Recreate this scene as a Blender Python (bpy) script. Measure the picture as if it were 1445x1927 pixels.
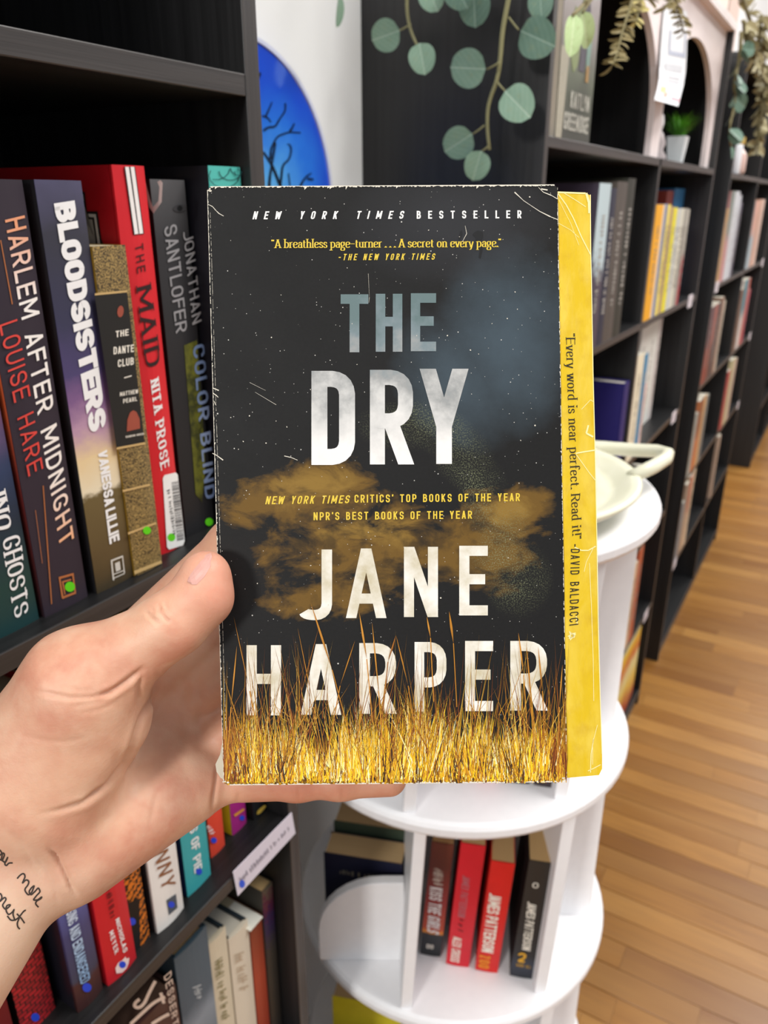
import bpy, bmesh, math, random
import numpy as np
from mathutils import Vector, Matrix
from mathutils.bvhtree import BVHTree

for o in list(bpy.data.objects):
    bpy.data.objects.remove(o, do_unlink=True)
scene = bpy.context.scene
COL = scene.collection
random.seed(7)
rng = np.random.default_rng(11)

# ---------------------------------------------------------------- camera
W, H = 1445.0, 1927.0
F = 1466.0                       # focal length in pixels of the 1445 wide frame
TILT = math.radians(21.7)        # camera looks down
EYE = 1.44                       # camera height above the floor
CAM = Vector((0, 0, EYE))
cd = bpy.data.cameras.new('camera')
cam = bpy.data.objects.new('camera', cd)
COL.objects.link(cam)
cam.location = CAM
cam.rotation_euler = (math.radians(90) - TILT, 0, 0)
cd.sensor_fit = 'HORIZONTAL'
cd.sensor_width = 36.0
cd.lens = F / W * 36.0
cd.clip_start = 0.01
cd.dof.use_dof = True
cd.dof.focus_distance = 0.272
cd.dof.aperture_fstop = cd.lens / 1.7
scene.camera = cam

# ---------------------------------------------------------------- world, lights, exposure
scene.view_settings.view_transform = 'Standard'
scene.view_settings.look = 'None'
scene.view_settings.gamma = 1.0
scene.view_settings.use_curve_mapping = False
scene.view_settings.exposure = 0.12
world = bpy.data.worlds.new('room_light')
scene.world = world
world.use_nodes = True
bg = world.node_tree.nodes['Background']
bg.inputs[0].default_value = (0.93, 0.95, 1.0, 1)
bg.inputs[1].default_value = 0.56

def ceiling_lamp(name, loc, size, power, col=(1.0, 0.97, 0.93), target=None):
    ld = bpy.data.lights.new(name, 'AREA')
    ld.shape = 'RECTANGLE'
    ld.size, ld.size_y = size
    ld.energy = power
    ld.color = col
    o = bpy.data.objects.new(name, ld)
    o.location = loc
    if target is not None:
        o.rotation_euler = (Vector(target) - Vector(loc)).to_track_quat('-Z', 'Y').to_euler()
    COL.objects.link(o)
    return o
ceiling_lamp('ceiling_lamp', (-2.0, -3.2, 2.78), (0.6, 0.6), 86, target=(0, .2, 1.35))
ceiling_lamp('ceiling_lamp', (-0.20, -0.65, 2.80), (0.4, 1.0), 8)
ceiling_lamp('ceiling_lamp', (1.05, 0.45, 2.85), (0.5, 1.0), 33)
ceiling_lamp('ceiling_lamp', (2.2, 2.4, 2.85), (0.5, 1.2), 38)
ceiling_lamp('ceiling_lamp', (3.6, 4.8, 2.85), (0.6, 1.2), 46)
cyc = scene.cycles
cyc.use_denoising = True
cyc.max_bounces = 8

# ---------------------------------------------------------------- frames
ct, st = math.cos(TILT), math.sin(TILT)
FWD = Vector((0, ct, -st)); UP = Vector((0, st, ct)); RT = Vector((1, 0, 0))
AZ = math.radians(30.4)
UX = Vector((math.sin(AZ), math.cos(AZ), 0))     # along the wall of bookcases
NX = Vector((math.cos(AZ), -math.sin(AZ), 0))    # out of the wall into the aisle
PHI = math.pi / 2 - AZ                           # rotation of the bookcase frame
D0 = 0.345                                       # distance of the bookcase fronts from the eye
WALL = D0 + 0.25

def ray(x, y):
    return FWD + RT * ((x - W / 2) / F) - UP * ((y - H / 2) / F)
def at(x, y, d):
    return CAM + ray(x, y) * d
def pix_plane(x, y, p, n):
    r = ray(x, y)
    return CAM + r * ((p - CAM).dot(n) / r.dot(n))
def C(u, n, z):
    """u along the wall, n out into the aisle (0 = at the eye), z relative to the eye"""
    return CAM + UX * u + NX * n + Vector((0, 0, z))
def pix(p):
    v = p - CAM; z = v.dot(FWD)
    return (W / 2 + F * v.dot(RT) / z, H / 2 - F * v.dot(UP) / z)

# ---------------------------------------------------------------- materials
def lin(c):
    if isinstance(c, str):
        c = [int(c[i:i + 2], 16) / 255 for i in (0, 2, 4)]
    return tuple((v / 12.92 if v <= 0.04045 else ((v + 0.055) / 1.055) ** 2.4) for v in c[:3]) + (1.0,)

class NT:
    def __init__(s, name):
        s.m = bpy.data.materials.new(name); s.m.use_nodes = True
        s.t = s.m.node_tree; s.N = s.t.nodes; s.L = s.t.links
        s.b = s.N['Principled BSDF']
    def n(s, t, **kw):
        k = s.N.new(t)
        for a, v in kw.items(): setattr(k, a, v)
        return k
    def link(s, a, b): s.L.new(a, b)
    def val(s, sock, v):
        if hasattr(v, 'links') or hasattr(v, 'is_linked'): s.L.new(v, sock)
        else: sock.default_value = v
    def coord(s, kind='Object'):
        return s.n('ShaderNodeTexCoord').outputs[kind]
    def mapping(s, vec, loc=(0, 0, 0), rot=(0, 0, 0), scale=(1, 1, 1)):
        k = s.n('ShaderNodeMapping'); s.L.new(vec, k.inputs[0])
        k.inputs[1].default_value = loc; k.inputs[2].default_value = rot; k.inputs[3].default_value = scale
        return k.outputs[0]
    def noise(s, vec, scale, detail=3, rough=0.5, dist=0.0, out=0):
        k = s.n('ShaderNodeTexNoise'); s.L.new(vec, k.inputs['Vector'])
        k.inputs['Scale'].default_value = scale; k.inputs['Detail'].default_value = detail
        k.inputs['Roughness'].default_value = rough; k.inputs['Distortion'].default_value = dist
        return k.outputs[out]
    def ramp(s, fac, stops, interp='LINEAR'):
        k = s.n('ShaderNodeValToRGB'); s.val(k.inputs[0], fac); cr = k.color_ramp; cr.interpolation = interp
        while len(cr.elements) < len(stops): cr.elements.new(0.5)
        for e, (p, c) in zip(cr.elements, stops):
            e.position = min(1, max(0, p)); e.color = lin(c) if isinstance(c, str) else ((c, c, c, 1) if not isinstance(c, tuple) else c)
        return k.outputs[0]
    def math(s, op, a, b=0.0, c=None, clamp=False):
        k = s.n('ShaderNodeMath', operation=op); k.use_clamp = clamp
        s.val(k.inputs[0], a); s.val(k.inputs[1], b)
        if c is not None: s.val(k.inputs[2], c)
        return k.outputs[0]
    def mix(s, fac, a, b, blend='MIX'):
        k = s.n('ShaderNodeMix', data_type='RGBA', blend_type=blend)
        s.val(k.inputs[0], fac); s.val(k.inputs[6], lin(a) if isinstance(a, str) else a); s.val(k.inputs[7], lin(b) if isinstance(b, str) else b)
        return k.outputs[2]
    def sep(s, v):
        k = s.n('ShaderNodeSeparateXYZ'); s.L.new(v, k.inputs[0]); return k.outputs
    def bump(s, h, strength=0.3, dist=0.001):
        k = s.n('ShaderNodeBump'); k.inputs['Strength'].default_value = strength; k.inputs['Distance'].default_value = dist
        s.L.new(h, k.inputs['Height']); s.L.new(k.outputs[0], s.b.inputs['Normal'])
    def done(s, col=None, rough=0.5, spec=0.5):
        if col is not None: s.val(s.b.inputs['Base Color'], lin(col) if isinstance(col, str) else col)
        s.val(s.b.inputs['Roughness'], rough); s.b.inputs['Specular IOR Level'].default_value = spec
        return s.m

_M = {}
def flat(col, rough=0.5, var=0.10, scale=60, spec=0.4):
    """a plain colour with a little procedural mottling"""
    key = (col, rough, var, scale)
    if key not in _M:
        t = NT('paint_' + str(col)); v = t.noise(t.coord(), scale, 3)
        c = lin(col); d = tuple(x * (1 - var) for x in c[:3]) + (1,); e = tuple(min(1, x * (1 + var)) for x in c[:3]) + (1,)
        _M[key] = t.done(t.mix(v, d, e), rough, spec)
    return _M[key]

def grad(name, Hh, stops, rough=0.45, amp=0.0, nscale=30, axis=2, spec=0.45, stretch=(1, 1, 1)):
    """print that changes along one axis of the thing (a spine picture), Hh = its length"""
    t = NT(name); co = t.coord(); z = t.math('DIVIDE', t.sep(co)[axis], Hh)
    if amp:
        v = t.noise(t.mapping(co, scale=stretch), nscale, 4, 0.6); z = t.math('ADD', z, t.math('MULTIPLY', t.math('SUBTRACT', v, 0.5), amp))
    return t.done(t.ramp(z, stops), rough, spec)

def paper_mat(name, a='e9e2cf', b='cfc5ab', axis=0, scale=2500):
    t = NT(name); co = t.coord(); sc = [6, 6, 6]; sc[axis] = scale
    v = t.noise(t.mapping(co, scale=tuple(sc)), 1.0, 2)
    return t.done(t.mix(v, a, b), 0.9, 0.1)

# ---------------------------------------------------------------- mesh helpers
class MB:
    """collects polygons and links them as one mesh object"""
    def __init__(s): s.v = []; s.f = []; s.m = []
    def poly(s, pts, mi=0):
        i = len(s.v); s.v += [tuple(p) for p in pts]; s.f.append(tuple(range(i, i + len(pts)))); s.m.append(mi)
    def box(s, a, b, mi=0, mat=None):
        x0, y0, z0 = a; x1, y1, z1 = b; i = len(s.v)
        c = [(x0, y0, z0), (x1, y0, z0), (x1, y1, z0), (x0, y1, z0), (x0, y0, z1), (x1, y0, z1), (x1, y1, z1), (x0, y1, z1)]
        if mat is not None: c = [tuple(mat @ Vector(p)) for p in c]
        s.v += c
        for q in ((0, 3, 2, 1), (4, 5, 6, 7), (0, 1, 5, 4), (1, 2, 6, 5), (2, 3, 7, 6), (3, 0, 4, 7)):
            s.f.append(tuple(i + k for k in q)); s.m.append(mi)
    def prism(s, pts, off, mi=0, mside=None):
        """closed outline (3D points) extruded by the vector off"""
        n = len(pts); i = len(s.v); off = Vector(off)
        s.v += [tuple(p) for p in pts] + [tuple(Vector(p) + off) for p in pts]
        s.f.append(tuple(range(i, i + n))); s.m.append(mi)
        s.f.append(tuple(range(i + 2 * n - 1, i + n - 1, -1))); s.m.append(mi)
        for k in range(n):
            j = (k + 1) % n
            s.f.append((i + j, i + k, i + n + k, i + n + j)); s.m.append(mi if mside is None else mside)
    def tube(s, pts, r, seg=8, mi=0, cap=True):
        pts = [Vector(p) for p in pts]; n = len(pts); rs = r if isinstance(r, (list, tuple)) else [r] * n
        i = len(s.v); ref = Vector((0.3, 0.2, 0.93)).normalized()
        for k, p in enumerate(pts):
            d = (pts[min(k + 1, n - 1)] - pts[max(k - 1, 0)]).normalized()
            a = d.cross(ref)
            if a.length < 1e-3: a = d.cross(Vector((1, 0, 0)))
            a.normalize(); b = d.cross(a)
            for q in range(seg):
                w = 2 * math.pi * q / seg
                s.v.append(tuple(p + (a * math.cos(w) + b * math.sin(w)) * rs[k]))
        for k in range(n - 1):
            for q in range(seg):
                s.f.append((i + k * seg + q, i + k * seg + (q + 1) % seg, i + (k + 1) * seg + (q + 1) % seg, i + (k + 1) * seg + q)); s.m.append(mi)
        if cap:
            s.f.append(tuple(i + q for q in range(seg))[::-1]); s.m.append(mi)
            s.f.append(tuple(i + (n - 1) * seg + q for q in range(seg))); s.m.append(mi)
    def lathe(s, prof, seg=48, mi=0, sx=1.0, sy=1.0):
        i = len(s.v); n = len(prof)
        for r, z in prof:
            for q in range(seg):
                w = 2 * math.pi * q / seg; s.v.append((r * math.cos(w) * sx, r * math.sin(w) * sy, z))
        for k in range(n - 1):
            for q in range(seg):
                s.f.append((i + k * seg + q, i + k * seg + (q + 1) % seg, i + (k + 1) * seg + (q + 1) % seg, i + (k + 1) * seg + q)); s.m.append(mi)
    def mesh(s, name, mats):
        me = bpy.data.meshes.new(name); me.from_pydata(s.v, [], s.f)
        for m in (mats if isinstance(mats, (list, tuple)) else [mats]): me.materials.append(m)
        me.polygons.foreach_set('material_index', s.m); me.update()
        return me
    def build(s, name, mats, parent=None, smooth=False, bevel=0.0, world=False, seg=2):
        if world and parent is not None:
            inv = parent.matrix_basis.inverted()
            s.v = [tuple(inv @ Vector(p)) for p in s.v]
        me = s.mesh(name, mats)
        if smooth: me.polygons.foreach_set('use_smooth', [True] * len(me.polygons))
        o = bpy.data.objects.new(name, me); COL.objects.link(o)
        if parent is not None: o.parent = parent
        if bevel:
            b = o.modifiers.new('bevel', 'BEVEL'); b.width = bevel; b.segments = seg; b.limit_method = 'ANGLE'
        return o

def tag(o, label, cat, group=None, kind=None):
    if label: o['label'] = label
    if cat: o['category'] = cat
    if group: o['group'] = group
    if kind: o['kind'] = kind
    return o
def thing(name, label, cat, loc=(0, 0, 0), rotz=0.0, group=None):
    o = bpy.data.objects.new(name, None); o.empty_display_size = 0.02; COL.objects.link(o)
    o.location = loc; o.rotation_euler = (0, 0, rotz)
    o.matrix_basis = Matrix.LocRotScale(Vector(loc), Matrix.Rotation(rotz, 3, 'Z'), None)
    return tag(o, label, cat, group)

# ---------------------------------------------------------------- lettering (own stroke alphabet)
def rp(pts, r, n=5):
    """polyline with rounded inner corners"""
    out = [pts[0]]
    for k in range(1, len(pts) - 1):
        p0, p1, p2 = (np.array(q, float) for q in pts[k - 1:k + 2])
        a, b = p0 - p1, p2 - p1; la, lb = np.linalg.norm(a), np.linalg.norm(b)
        la = la if k == 1 else la / 2; lb = lb if k == len(pts) - 2 else lb / 2
        ra, rb = min(r, la), min(r, lb)
        s0, s1 = p1 + a / np.linalg.norm(a) * ra, p1 + b / np.linalg.norm(b) * rb
        for i in range(n + 1):
            q = i / n; q2 = q
            e = (1 - q) ** 2 * s0 + 2 * q * (1 - q) * (p1 * 0.86 + (s0 + s1) * 0.07) + q * q * s1
            out.append(tuple(e))
    out.append(pts[-1]); return out

def closed(L, R, B, T, r):
    m = (L + R) / 2
    return rp([(m, T), (R, T), (R, B), (L, B), (L, T), (m, T)], r)

def glyph_caps(c, w, t):
    L, R, B, T, m = t / 2, w - t / 2, t / 2, 1 - t / 2, w / 2
    r = min((R - L) * 0.55, 0.32)
    stem = [(L, 0), (L, 1)]
    if c == 'A': return [[(L * 0.9, 0), (m, 1.0)], [(w - L * 0.9, 0), (m, 1.0)], [(L + (m - L) * .28, .28), (R - (R - m) * .28, .28)]], w
    if c == 'B': return [stem, rp([(L, T), (R - .03, T), (R - .03, .53), (L, .53)], r), rp([(L, .53), (R, .53), (R, B), (L, B)], r)], w
    if c == 'C': return [rp([(R, .66), (R, T), (L, T), (L, B), (R, B), (R, .34)], r)], w
    if c == 'D': return [stem, rp([(L, T), (R, T), (R, B), (L, B)], r)], w
    if c == 'E': return [stem, [(L, T), (w * .97, T)], [(L, .52), (w * .88, .52)], [(L, B), (w * .97, B)]], w * .92
    if c == 'F': return [stem, [(L, T), (w * .95, T)], [(L, .52), (w * .85, .52)]], w * .88
    if c == 'G': return [rp([(R, .68), (R, T), (L, T), (L, B), (R, B), (R, .46), (m, .46)], r)], w * 1.03
    if c == 'H': return [stem, [(R, 0), (R, 1)], [(L, .52), (R, .52)]], w
    if c == 'I': return [stem], t
    if c == 'J': return [rp([(R, 1), (R, B), (L * .6, B), (L * .6, .12)], r)], w * .85
    if c == 'K': return [stem, [(L, .36), (R, 1)], [(L + (R - L) * .32, .58), (R, 0)]], w
    if c == 'L': return [stem, [(L, B), (w * .93, B)]], w * .85
    if c == 'M': return [stem, [(w * 1.3 - L, 0), (w * 1.3 - L, 1)], [(L, 1), (w * .65, .22)], [(w * 1.3 - L, 1), (w * .65, .22)]], w * 1.3
    if c == 'N': return [stem, [(R, 0), (R, 1)], [(L, 1), (R, 0)]], w
    if c == 'O' or c == '0': return [closed(L, R, B, T, r)], w
    if c == 'P': return [stem, rp([(L, T), (R, T), (R, .42), (L, .42)], r)], w * .97
    if c == 'Q': return [closed(L, R, B, T, r), [(m, .25), (R + .04, -.04)]], w
    if c == 'R': return [stem, rp([(L, T), (R, T), (R, .46), (L, .46)], r), [(m * .95, .46), (R + t * .05, 0)]], w
    if c == 'S': return [rp([(R, .68), (R, T), (L, T), (L, .5), (R, .5), (R, B), (L, B), (L, .32)], r)], w
    if c == 'T': return [[(m, 0), (m, 1)], [(0, T), (w, T)]], w
    if c == 'U': return [rp([(L, 1), (L, B), (R, B), (R, 1)], r)], w
    if c == 'V': return [[(L, 1), (m, 0)], [(R, 1), (m, 0)]], w
    if c == 'W': return [[(L, 1), (w * .36, 0)], [(w * .7, .9), (w * .36, 0)], [(w * .7, .9), (w * 1.04, 0)], [(w * 1.4 - L, 1), (w * 1.04, 0)]], w * 1.4
    if c == 'X': return [[(L, 1), (R, 0)], [(R, 1), (L, 0)]], w
    if c == 'Y': return [[(L, 1), (m, .4)], [(R, 1), (m, .4)], [(m, 0), (m, .42)]], w
    if c == 'Z': return [[(L, T), (R, T)], [(R, 1), (L, 0)], [(L, B), (R, B)]], w
    if c == '1': return [[(m, 0), (m, 1)], [(L, .8), (m, T)]], w * .8
    if c == '2': return [rp([(L, .7), (L, T), (R, T), (R, .5), (L, B + .05), (L, B)], r * .9), [(L, B), (R, B)]], w
    if c in '39': return [rp([(L, .75), (L, T), (R, T), (R, .53), (m, .53)], r), rp([(m, .53), (R, .53), (R, B), (L, B), (L, .28)], r)], w
    if c in '4568': return [closed(L, R, B, .55, r), rp([(L, .3), (L, T), (R, T), (R, .75)], r)], w
    if c == '7': return [[(L, T), (R, T)], [(R, 1), (m * .8, 0)]], w
    if c == '.': return [[(L, 0), (L, t)]], t
    if c == ',': return [[(L, t), (L * .5, -t * .8)]], t
    if c == "'": return [[(L * 1.2, 1), (L, .74)]], t
    if c == '-': return [[(0, .45), (w * .7, .45)]], w * .7
    if c == '!': return [[(L, .3), (L, 1)], [(L, 0), (L, t)]], t
    return [], w * .5

def glyph_low(c, t):
    X, A, Dn = .66, 1.05, -.32
    if c == 'a': return [rp([(.09, .50), (.09, X), (.38, X), (.38, .0)], .16), rp([(.38, .38), (.06, .38), (.06, .02), (.38, .06)], .14)], .47
    if c == 'b': return [[(.1, 0), (.1, A)], rp([(.1, X), (.48, X), (.48, .02), (.1, .02)], .24)], .53
    if c == 'c': return [rp([(.42, .48), (.42, X), (.06, X), (.06, .02), (.42, .02), (.44, .16)], .22)], .48
    if c == 'd': return [[(.42, 0), (.42, A)], rp([(.42, X), (.05, X), (.05, .02), (.42, .02)], .24)], .53
    if c == 'e': return [rp([(.08, .36), (.44, .36), (.44, X), (.06, X), (.06, .02), (.42, .02), (.44, .14)], .2)], .49
    if c == 'f': return [rp([(.12, 0), (.12, A), (.36, A), (.38, .92)], .16), [(0, X - .02), (.3, X - .02)]], .34
    if c == 'g': return [closed(.06, .4, .22, X, .17), rp([(.12, .22), (.06, .08), (.42, .04), (.44, Dn), (.04, Dn), (.04, -.06), (.2, .05)], .14), [(.38, X - .04), (.48, X)]], .5
    if c == 'h': return [[(.1, 0), (.1, A)], rp([(.1, .5), (.14, X), (.44, X), (.44, 0)], .16)], .55
    if c == 'i': return [[(.1, 0), (.1, X)], [(.1, .86), (.1, .86 + t)]], .22
    if c == 'l': return [[(.1, 0), (.1, A)]], .22
    if c == 'n': return [[(.1, 0), (.1, X)], rp([(.1, .5), (.14, X), (.44, X), (.44, 0)], .16)], .55
    if c == 'o': return [closed(.06, .46, .02, X, .25)], .53
    if c == 'p': return [[(.1, Dn), (.1, X)], rp([(.1, X), (.48, X), (.48, .02), (.1, .02)], .24)], .55
    if c == 'r': return [[(.1, 0), (.1, X)], rp([(.1, .46), (.14, X), (.36, X)], .14)], .37
    if c == 's': return [rp([(.33, .5), (.33, X), (.06, X), (.06, .36), (.36, .32), (.36, .02), (.05, .02), (.04, .17)], .15)], .41
    if c == 't': return [rp([(.13, .88), (.13, .02), (.32, .04)], .13), [(0, X - .02), (.3, X - .02)]], .34
    if c == 'u': return [rp([(.1, X), (.1, .02), (.42, .08)], .18), [(.43, 0), (.43, X)]], .55
    if c == 'v': return [[(.04, X), (.24, 0)], [(.44, X), (.24, 0)]], .48
    if c == 'w': return [[(.04, X), (.2, 0)], [(.37, X), (.2, 0)], [(.37, X), (.54, 0)], [(.72, X), (.54, 0)]], .76
    if c == 'y': return [[(.04, X), (.25, 0)], rp([(.46, X), (.22, Dn + .06), (.06, Dn + .04)], .1)], .5
    return [], .3

def clip_half(poly, a, sgn, lim):
    out = []
    for i in range(len(poly)):
        p, q = poly[i], poly[(i + 1) % len(poly)]
        fp, fq = sgn * (p[a] - lim), sgn * (q[a] - lim)
        if fp <= 0: out.append(p)
        if fp * fq < 0:
            k = fp / (fp - fq); out.append((p[0] + (q[0] - p[0]) * k, p[1] + (q[1] - p[1]) * k))
    return out

def stroke_polys(pts, t, th=None, ext=0.0):
    """ribbon polygons round a polyline; t across vertical strokes, th across horizontal ones"""
    th = t if th is None else th
    P = [np.array(p, float) for p in pts]
    if np.linalg.norm(P[0] - P[-1]) > 1e-6 and ext:
        edge = [min(abs(p[1]), abs(p[1] - 1)) < .01 for p in (P[0], P[-1])]
        if edge[0]: P[0] = P[0] - (P[1] - P[0]) / np.linalg.norm(P[1] - P[0]) * ext
        if edge[1]: P[-1] = P[-1] + (P[-1] - P[-2]) / np.linalg.norm(P[-1] - P[-2]) * ext
    P = [p for i, p in enumerate(P) if i == 0 or np.linalg.norm(p - P[i - 1]) > 1e-5]
    if len(P) < 2: return []
    n = len(P); loop = np.linalg.norm(P[0] - P[-1]) < 1e-6; off = []
    for i in range(n):
        ds = []
        if i > 0: ds.append(P[i] - P[i - 1])
        elif loop: ds.append(P[-1] - P[-2])
        if i < n - 1: ds.append(P[i + 1] - P[i])
        elif loop: ds.append(P[1] - P[0])
        ns = [np.array([-d[1], d[0]]) / np.linalg.norm(d) for d in ds]
        nn = sum(ns); nn = nn / max(np.linalg.norm(nn), 1e-6)
        k = 1.0 / max(0.55, float(nn @ ns[0]))
        wid = th + (t - th) * abs(nn[0]) ** 1.4
        off.append(nn * wid / 2 * k)
    return [[tuple(P[i] + off[i]), tuple(P[i] - off[i]), tuple(P[i + 1] - off[i + 1]), tuple(P[i + 1] + off[i + 1])] for i in range(n - 1)]

def text_polys(s, w=.5, t=.16, th=None, gap=.16, slant=0.0, serif=False, space=None):
    """polygons of a line of text, cap height 1; returns (polys, width)"""
    x = 0.0; out = []
    for c in s:
        if c == ' ': x += (space if space is not None else w * .55) + gap; continue
        if c in '\u201c\u201d':
            for k in (0, .16):
                out += [[(x + k + p[0], p[1]) for p in q] for q in stroke_polys([(.05, .98), (.05, .8)], t, None)]
            x += .3 + gap; continue
        low = c.islower()
        st, gw = glyph_low(c, t) if low else glyph_caps(c, w, t)
        top = 1.07 if low else 1.0
        for line in st:
            diag = len(line) == 2 and abs(line[0][0] - line[1][0]) > 1e-3 and abs(line[0][1] - line[1][1]) > 1e-3
            for q in stroke_polys(line, t, th, t * 1.2 if diag and not low else 0):
                if diag and not low:
                    q = clip_half(clip_half(q, 1, 1, 1.0), 1, -1, 0.0)
                if len(q) > 2: out.append([(p[0] + x, p[1]) for p in q])
            if serif:
                sh = (th or t) * .9
                for e in (line[0], line[-1]):
                    if len(line) == 2 or abs(e[1]) < .01 or e[1] > .99:
                        for base, sg in ((0, 1), (1.0, -1), (.66, -1), (1.05, -1), (-.32, 1)):
                            if abs(e[1] - base) < .012 and (len(line) > 2 or abs(line[0][1] - line[1][1]) > .05):
                                out.append([(x + e[0] - t * 1.0, base), (x + e[0] + t * 1.0, base), (x + e[0] + t * 1.0, base + sg * sh), (x + e[0] - t * 1.0, base + sg * sh)])
        x += gw + gap
    x -= gap
    if slant: out = [[(p[0] + slant * p[1], p[1]) for p in q] for q in out]
    return out, x

def marks_polys(n, seed=0):
    """print too small or blurred to read: a run of uneven little strokes, height 1"""
    R = random.Random(seed); x = 0.0; out = []
    for k in range(n):
        w = R.uniform(.08, .2); b0 = R.choice([0, 0, .15]); b1 = R.choice([1, 1, .75])
        out.append([(x, b0), (x + w, b0), (x + w, b1), (x, b1)])
        if R.random() < .5: out.append([(x + w, .42), (x + w + .16, .42), (x + w + .16, .58), (x + w, .58)])
        x += w + R.choice([.16, .2, .24, .5])
    return out, x

def bil(q, a, b):
    """q = TL, TR, BR, BL; a right, b up"""
    (x0, y0), (x1, y1), (x2, y2), (x3, y3) = q
    return (b * ((1 - a) * x0 + a * x1) + (1 - b) * ((1 - a) * x3 + a * x2), b * ((1 - a) * y0 + a * y1) + (1 - b) * ((1 - a) * y3 + a * y2))

def print_text(name, s, quad, plane, mat, parent, lift=0.00012, **kw):
    """letters of s printed on a plane so that they fill the measured quad (TL, TR, BR, BL as read)"""
    polys, wd = text_polys(s, **kw) if isinstance(s, str) else marks_polys(s, s); p0, nn = plane; mb = MB()
    for i, q in enumerate(polys):
        mb.poly([pix_plane(*bil(quad, a / wd, b), p0, nn) + nn * (lift + (i % 24) * 4e-6) for a, b in q])
    return mb.build(name, mat, parent, world=True)
def print_poly(mb, pts, plane, lift=0.00012, mi=0):
    p0, nn = plane
    mb.poly([pix_plane(x, y, p0, nn) + nn * lift for x, y in pts], mi)
def disc_px(x, y, rx, ry, n=20, rot=0.0):
    return [(x + rx * math.cos(a) * math.cos(rot) - ry * math.sin(a) * math.sin(rot), y + rx * math.cos(a) * math.sin(rot) + ry * math.sin(a) * math.cos(rot)) for a in (2 * math.pi * k / n for k in range(n))]

# ================================================================ the room
def wall_mat():
    t = NT('wall_paint'); co = t.coord()
    v = t.noise(co, 3.0, 4); f = t.noise(co, 220, 3)
    t.bump(f, 0.15, 0.0006)
    return t.done(t.mix(v, 'e6e7e6', 'f2f3f3'), 0.75, 0.25)
M_WALL = wall_mat()
def frame_box(name, u0, u1, n0, n1, z0, z1, mat, kind='structure'):
    """box in the wall frame, its origin at its own base"""
    mb = MB(); mb.box((0, 0, 0), (u1 - u0, n1 - n0, z1 - z0))
    o = mb.build(name, mat); o.location = C(u0, -n0, z0); o.rotation_euler = (0, 0, PHI)
    if kind: o['kind'] = kind
    return o
# n0 .. n1 are depths into the wall (positive = away from the aisle)
frame_box('wall_left', -2.4, 9.2, WALL, WALL + 0.12, -EYE, 1.55, M_WALL)
frame_box('wall_back', 9.2, 9.32, -5.0, WALL + 0.12, -EYE, 1.55, flat('e9dcd8', 0.8))
frame_box('baseboard_left', -2.4, 9.2, WALL - 0.012, WALL, -EYE, -EYE + 0.10, flat('dcdad7', 0.5))

def plank_mat(name, generated):
    t = NT(name); co = t.coord('Object')
    info = t.n('ShaderNodeObjectInfo'); rnd = info.outputs['Random']
    if generated:      # beyond the nearest planks: rows drawn by the material
        br = t.n('ShaderNodeTexBrick'); t.link(t.mapping(co, rot=(0, 0, math.pi / 2)), br.inputs['Vector'])
        br.inputs['Scale'].default_value = 1.0; br.inputs['Brick Width'].default_value = 0.75; br.inputs['Row Height'].default_value = 0.062
        br.inputs['Mortar Size'].default_value = 0.0012; br.inputs['Color1'].default_value = (0.1, 0.1, 0.1, 1); br.inputs['Color2'].default_value = (0.9, 0.9, 0.9, 1)
        br.inputs['Mortar'].default_value = (0, 0, 0, 1); rnd = t.sep(br.outputs['Color'])[0]
    tone = t.ramp(rnd, [(0.0, '8a5a26'), (0.3, '9e6b2e'), (0.65, 'ae7937'), (1.0, 'c08c48')])
    off = t.n('ShaderNodeCombineXYZ'); t.link(t.math('MULTIPLY', rnd, 37.0), off.inputs[0]); t.link(t.math('MULTIPLY', rnd, 91.0), off.inputs[1])
    k = t.n('ShaderNodeVectorMath', operation='ADD'); t.link(co, k.inputs[0]); t.link(off.outputs[0], k.inputs[1])
    g = t.noise(t.mapping(k.outputs[0], scale=(60, 4, 4)), 1.6, 6, 0.62, 0.6)
    g2 = t.noise(t.mapping(k.outputs[0], scale=(9, 1.6, 1)), 1.0, 3)
    c = t.mix(t.ramp(g, [(0.35, 0.0), (0.72, 0.55)]), tone, '7d4e1e')
    c = t.mix(t.ramp(g2, [(0.4, 0.0), (0.8, 0.35)]), c, 'c89a5a')
    t.bump(g, 0.08, 0.0008)
    return t.done(c, t.math('ADD', t.math('MULTIPLY', g, 0.12), 0.26), 0.5)
M_PLANK = plank_mat('floor_plank', False)
floor = frame_box('floor', -2.4, 9.2, -5.0, WALL, -EYE - 0.05, -EYE - 0.0015, plank_mat('floor_rows', True))
# the strips one can tell apart: planks across the aisle, each an object; shared meshes of a few lengths
plank_me = []
for ln in (0.42, 0.58, 0.74, 0.95):
    mb = MB(); g = 0.0005; bvl = 0.0012
    prof = [(g, 0), (g, .0075 - bvl), (g + bvl, .0075), (0.062 - g - bvl, .0075), (0.062 - g, .0075 - bvl), (0.062 - g, 0)]
    mb.prism([(x, g, z) for x, z in prof], (0, ln - 2 * g, 0)); plank_me.append((ln, mb.mesh('plank', M_PLANK)))
rnd = random.Random(3)
u = 1.02
npl = 0
while u < 3.95:
    y = -1.45 + rnd.uniform(-.4, 0.0)
    ymax = 0.42
    while y < ymax:
        ln, me = rnd.choice(plank_me)
        o = bpy.data.objects.new('plank', me); COL.objects.link(o); o.parent = floor
        o.location = (u + 2.4, y + 5.0, 0.0435 + rnd.uniform(-.0002, .0002))
        npl += 1; y += ln
    u += 0.062

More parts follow.
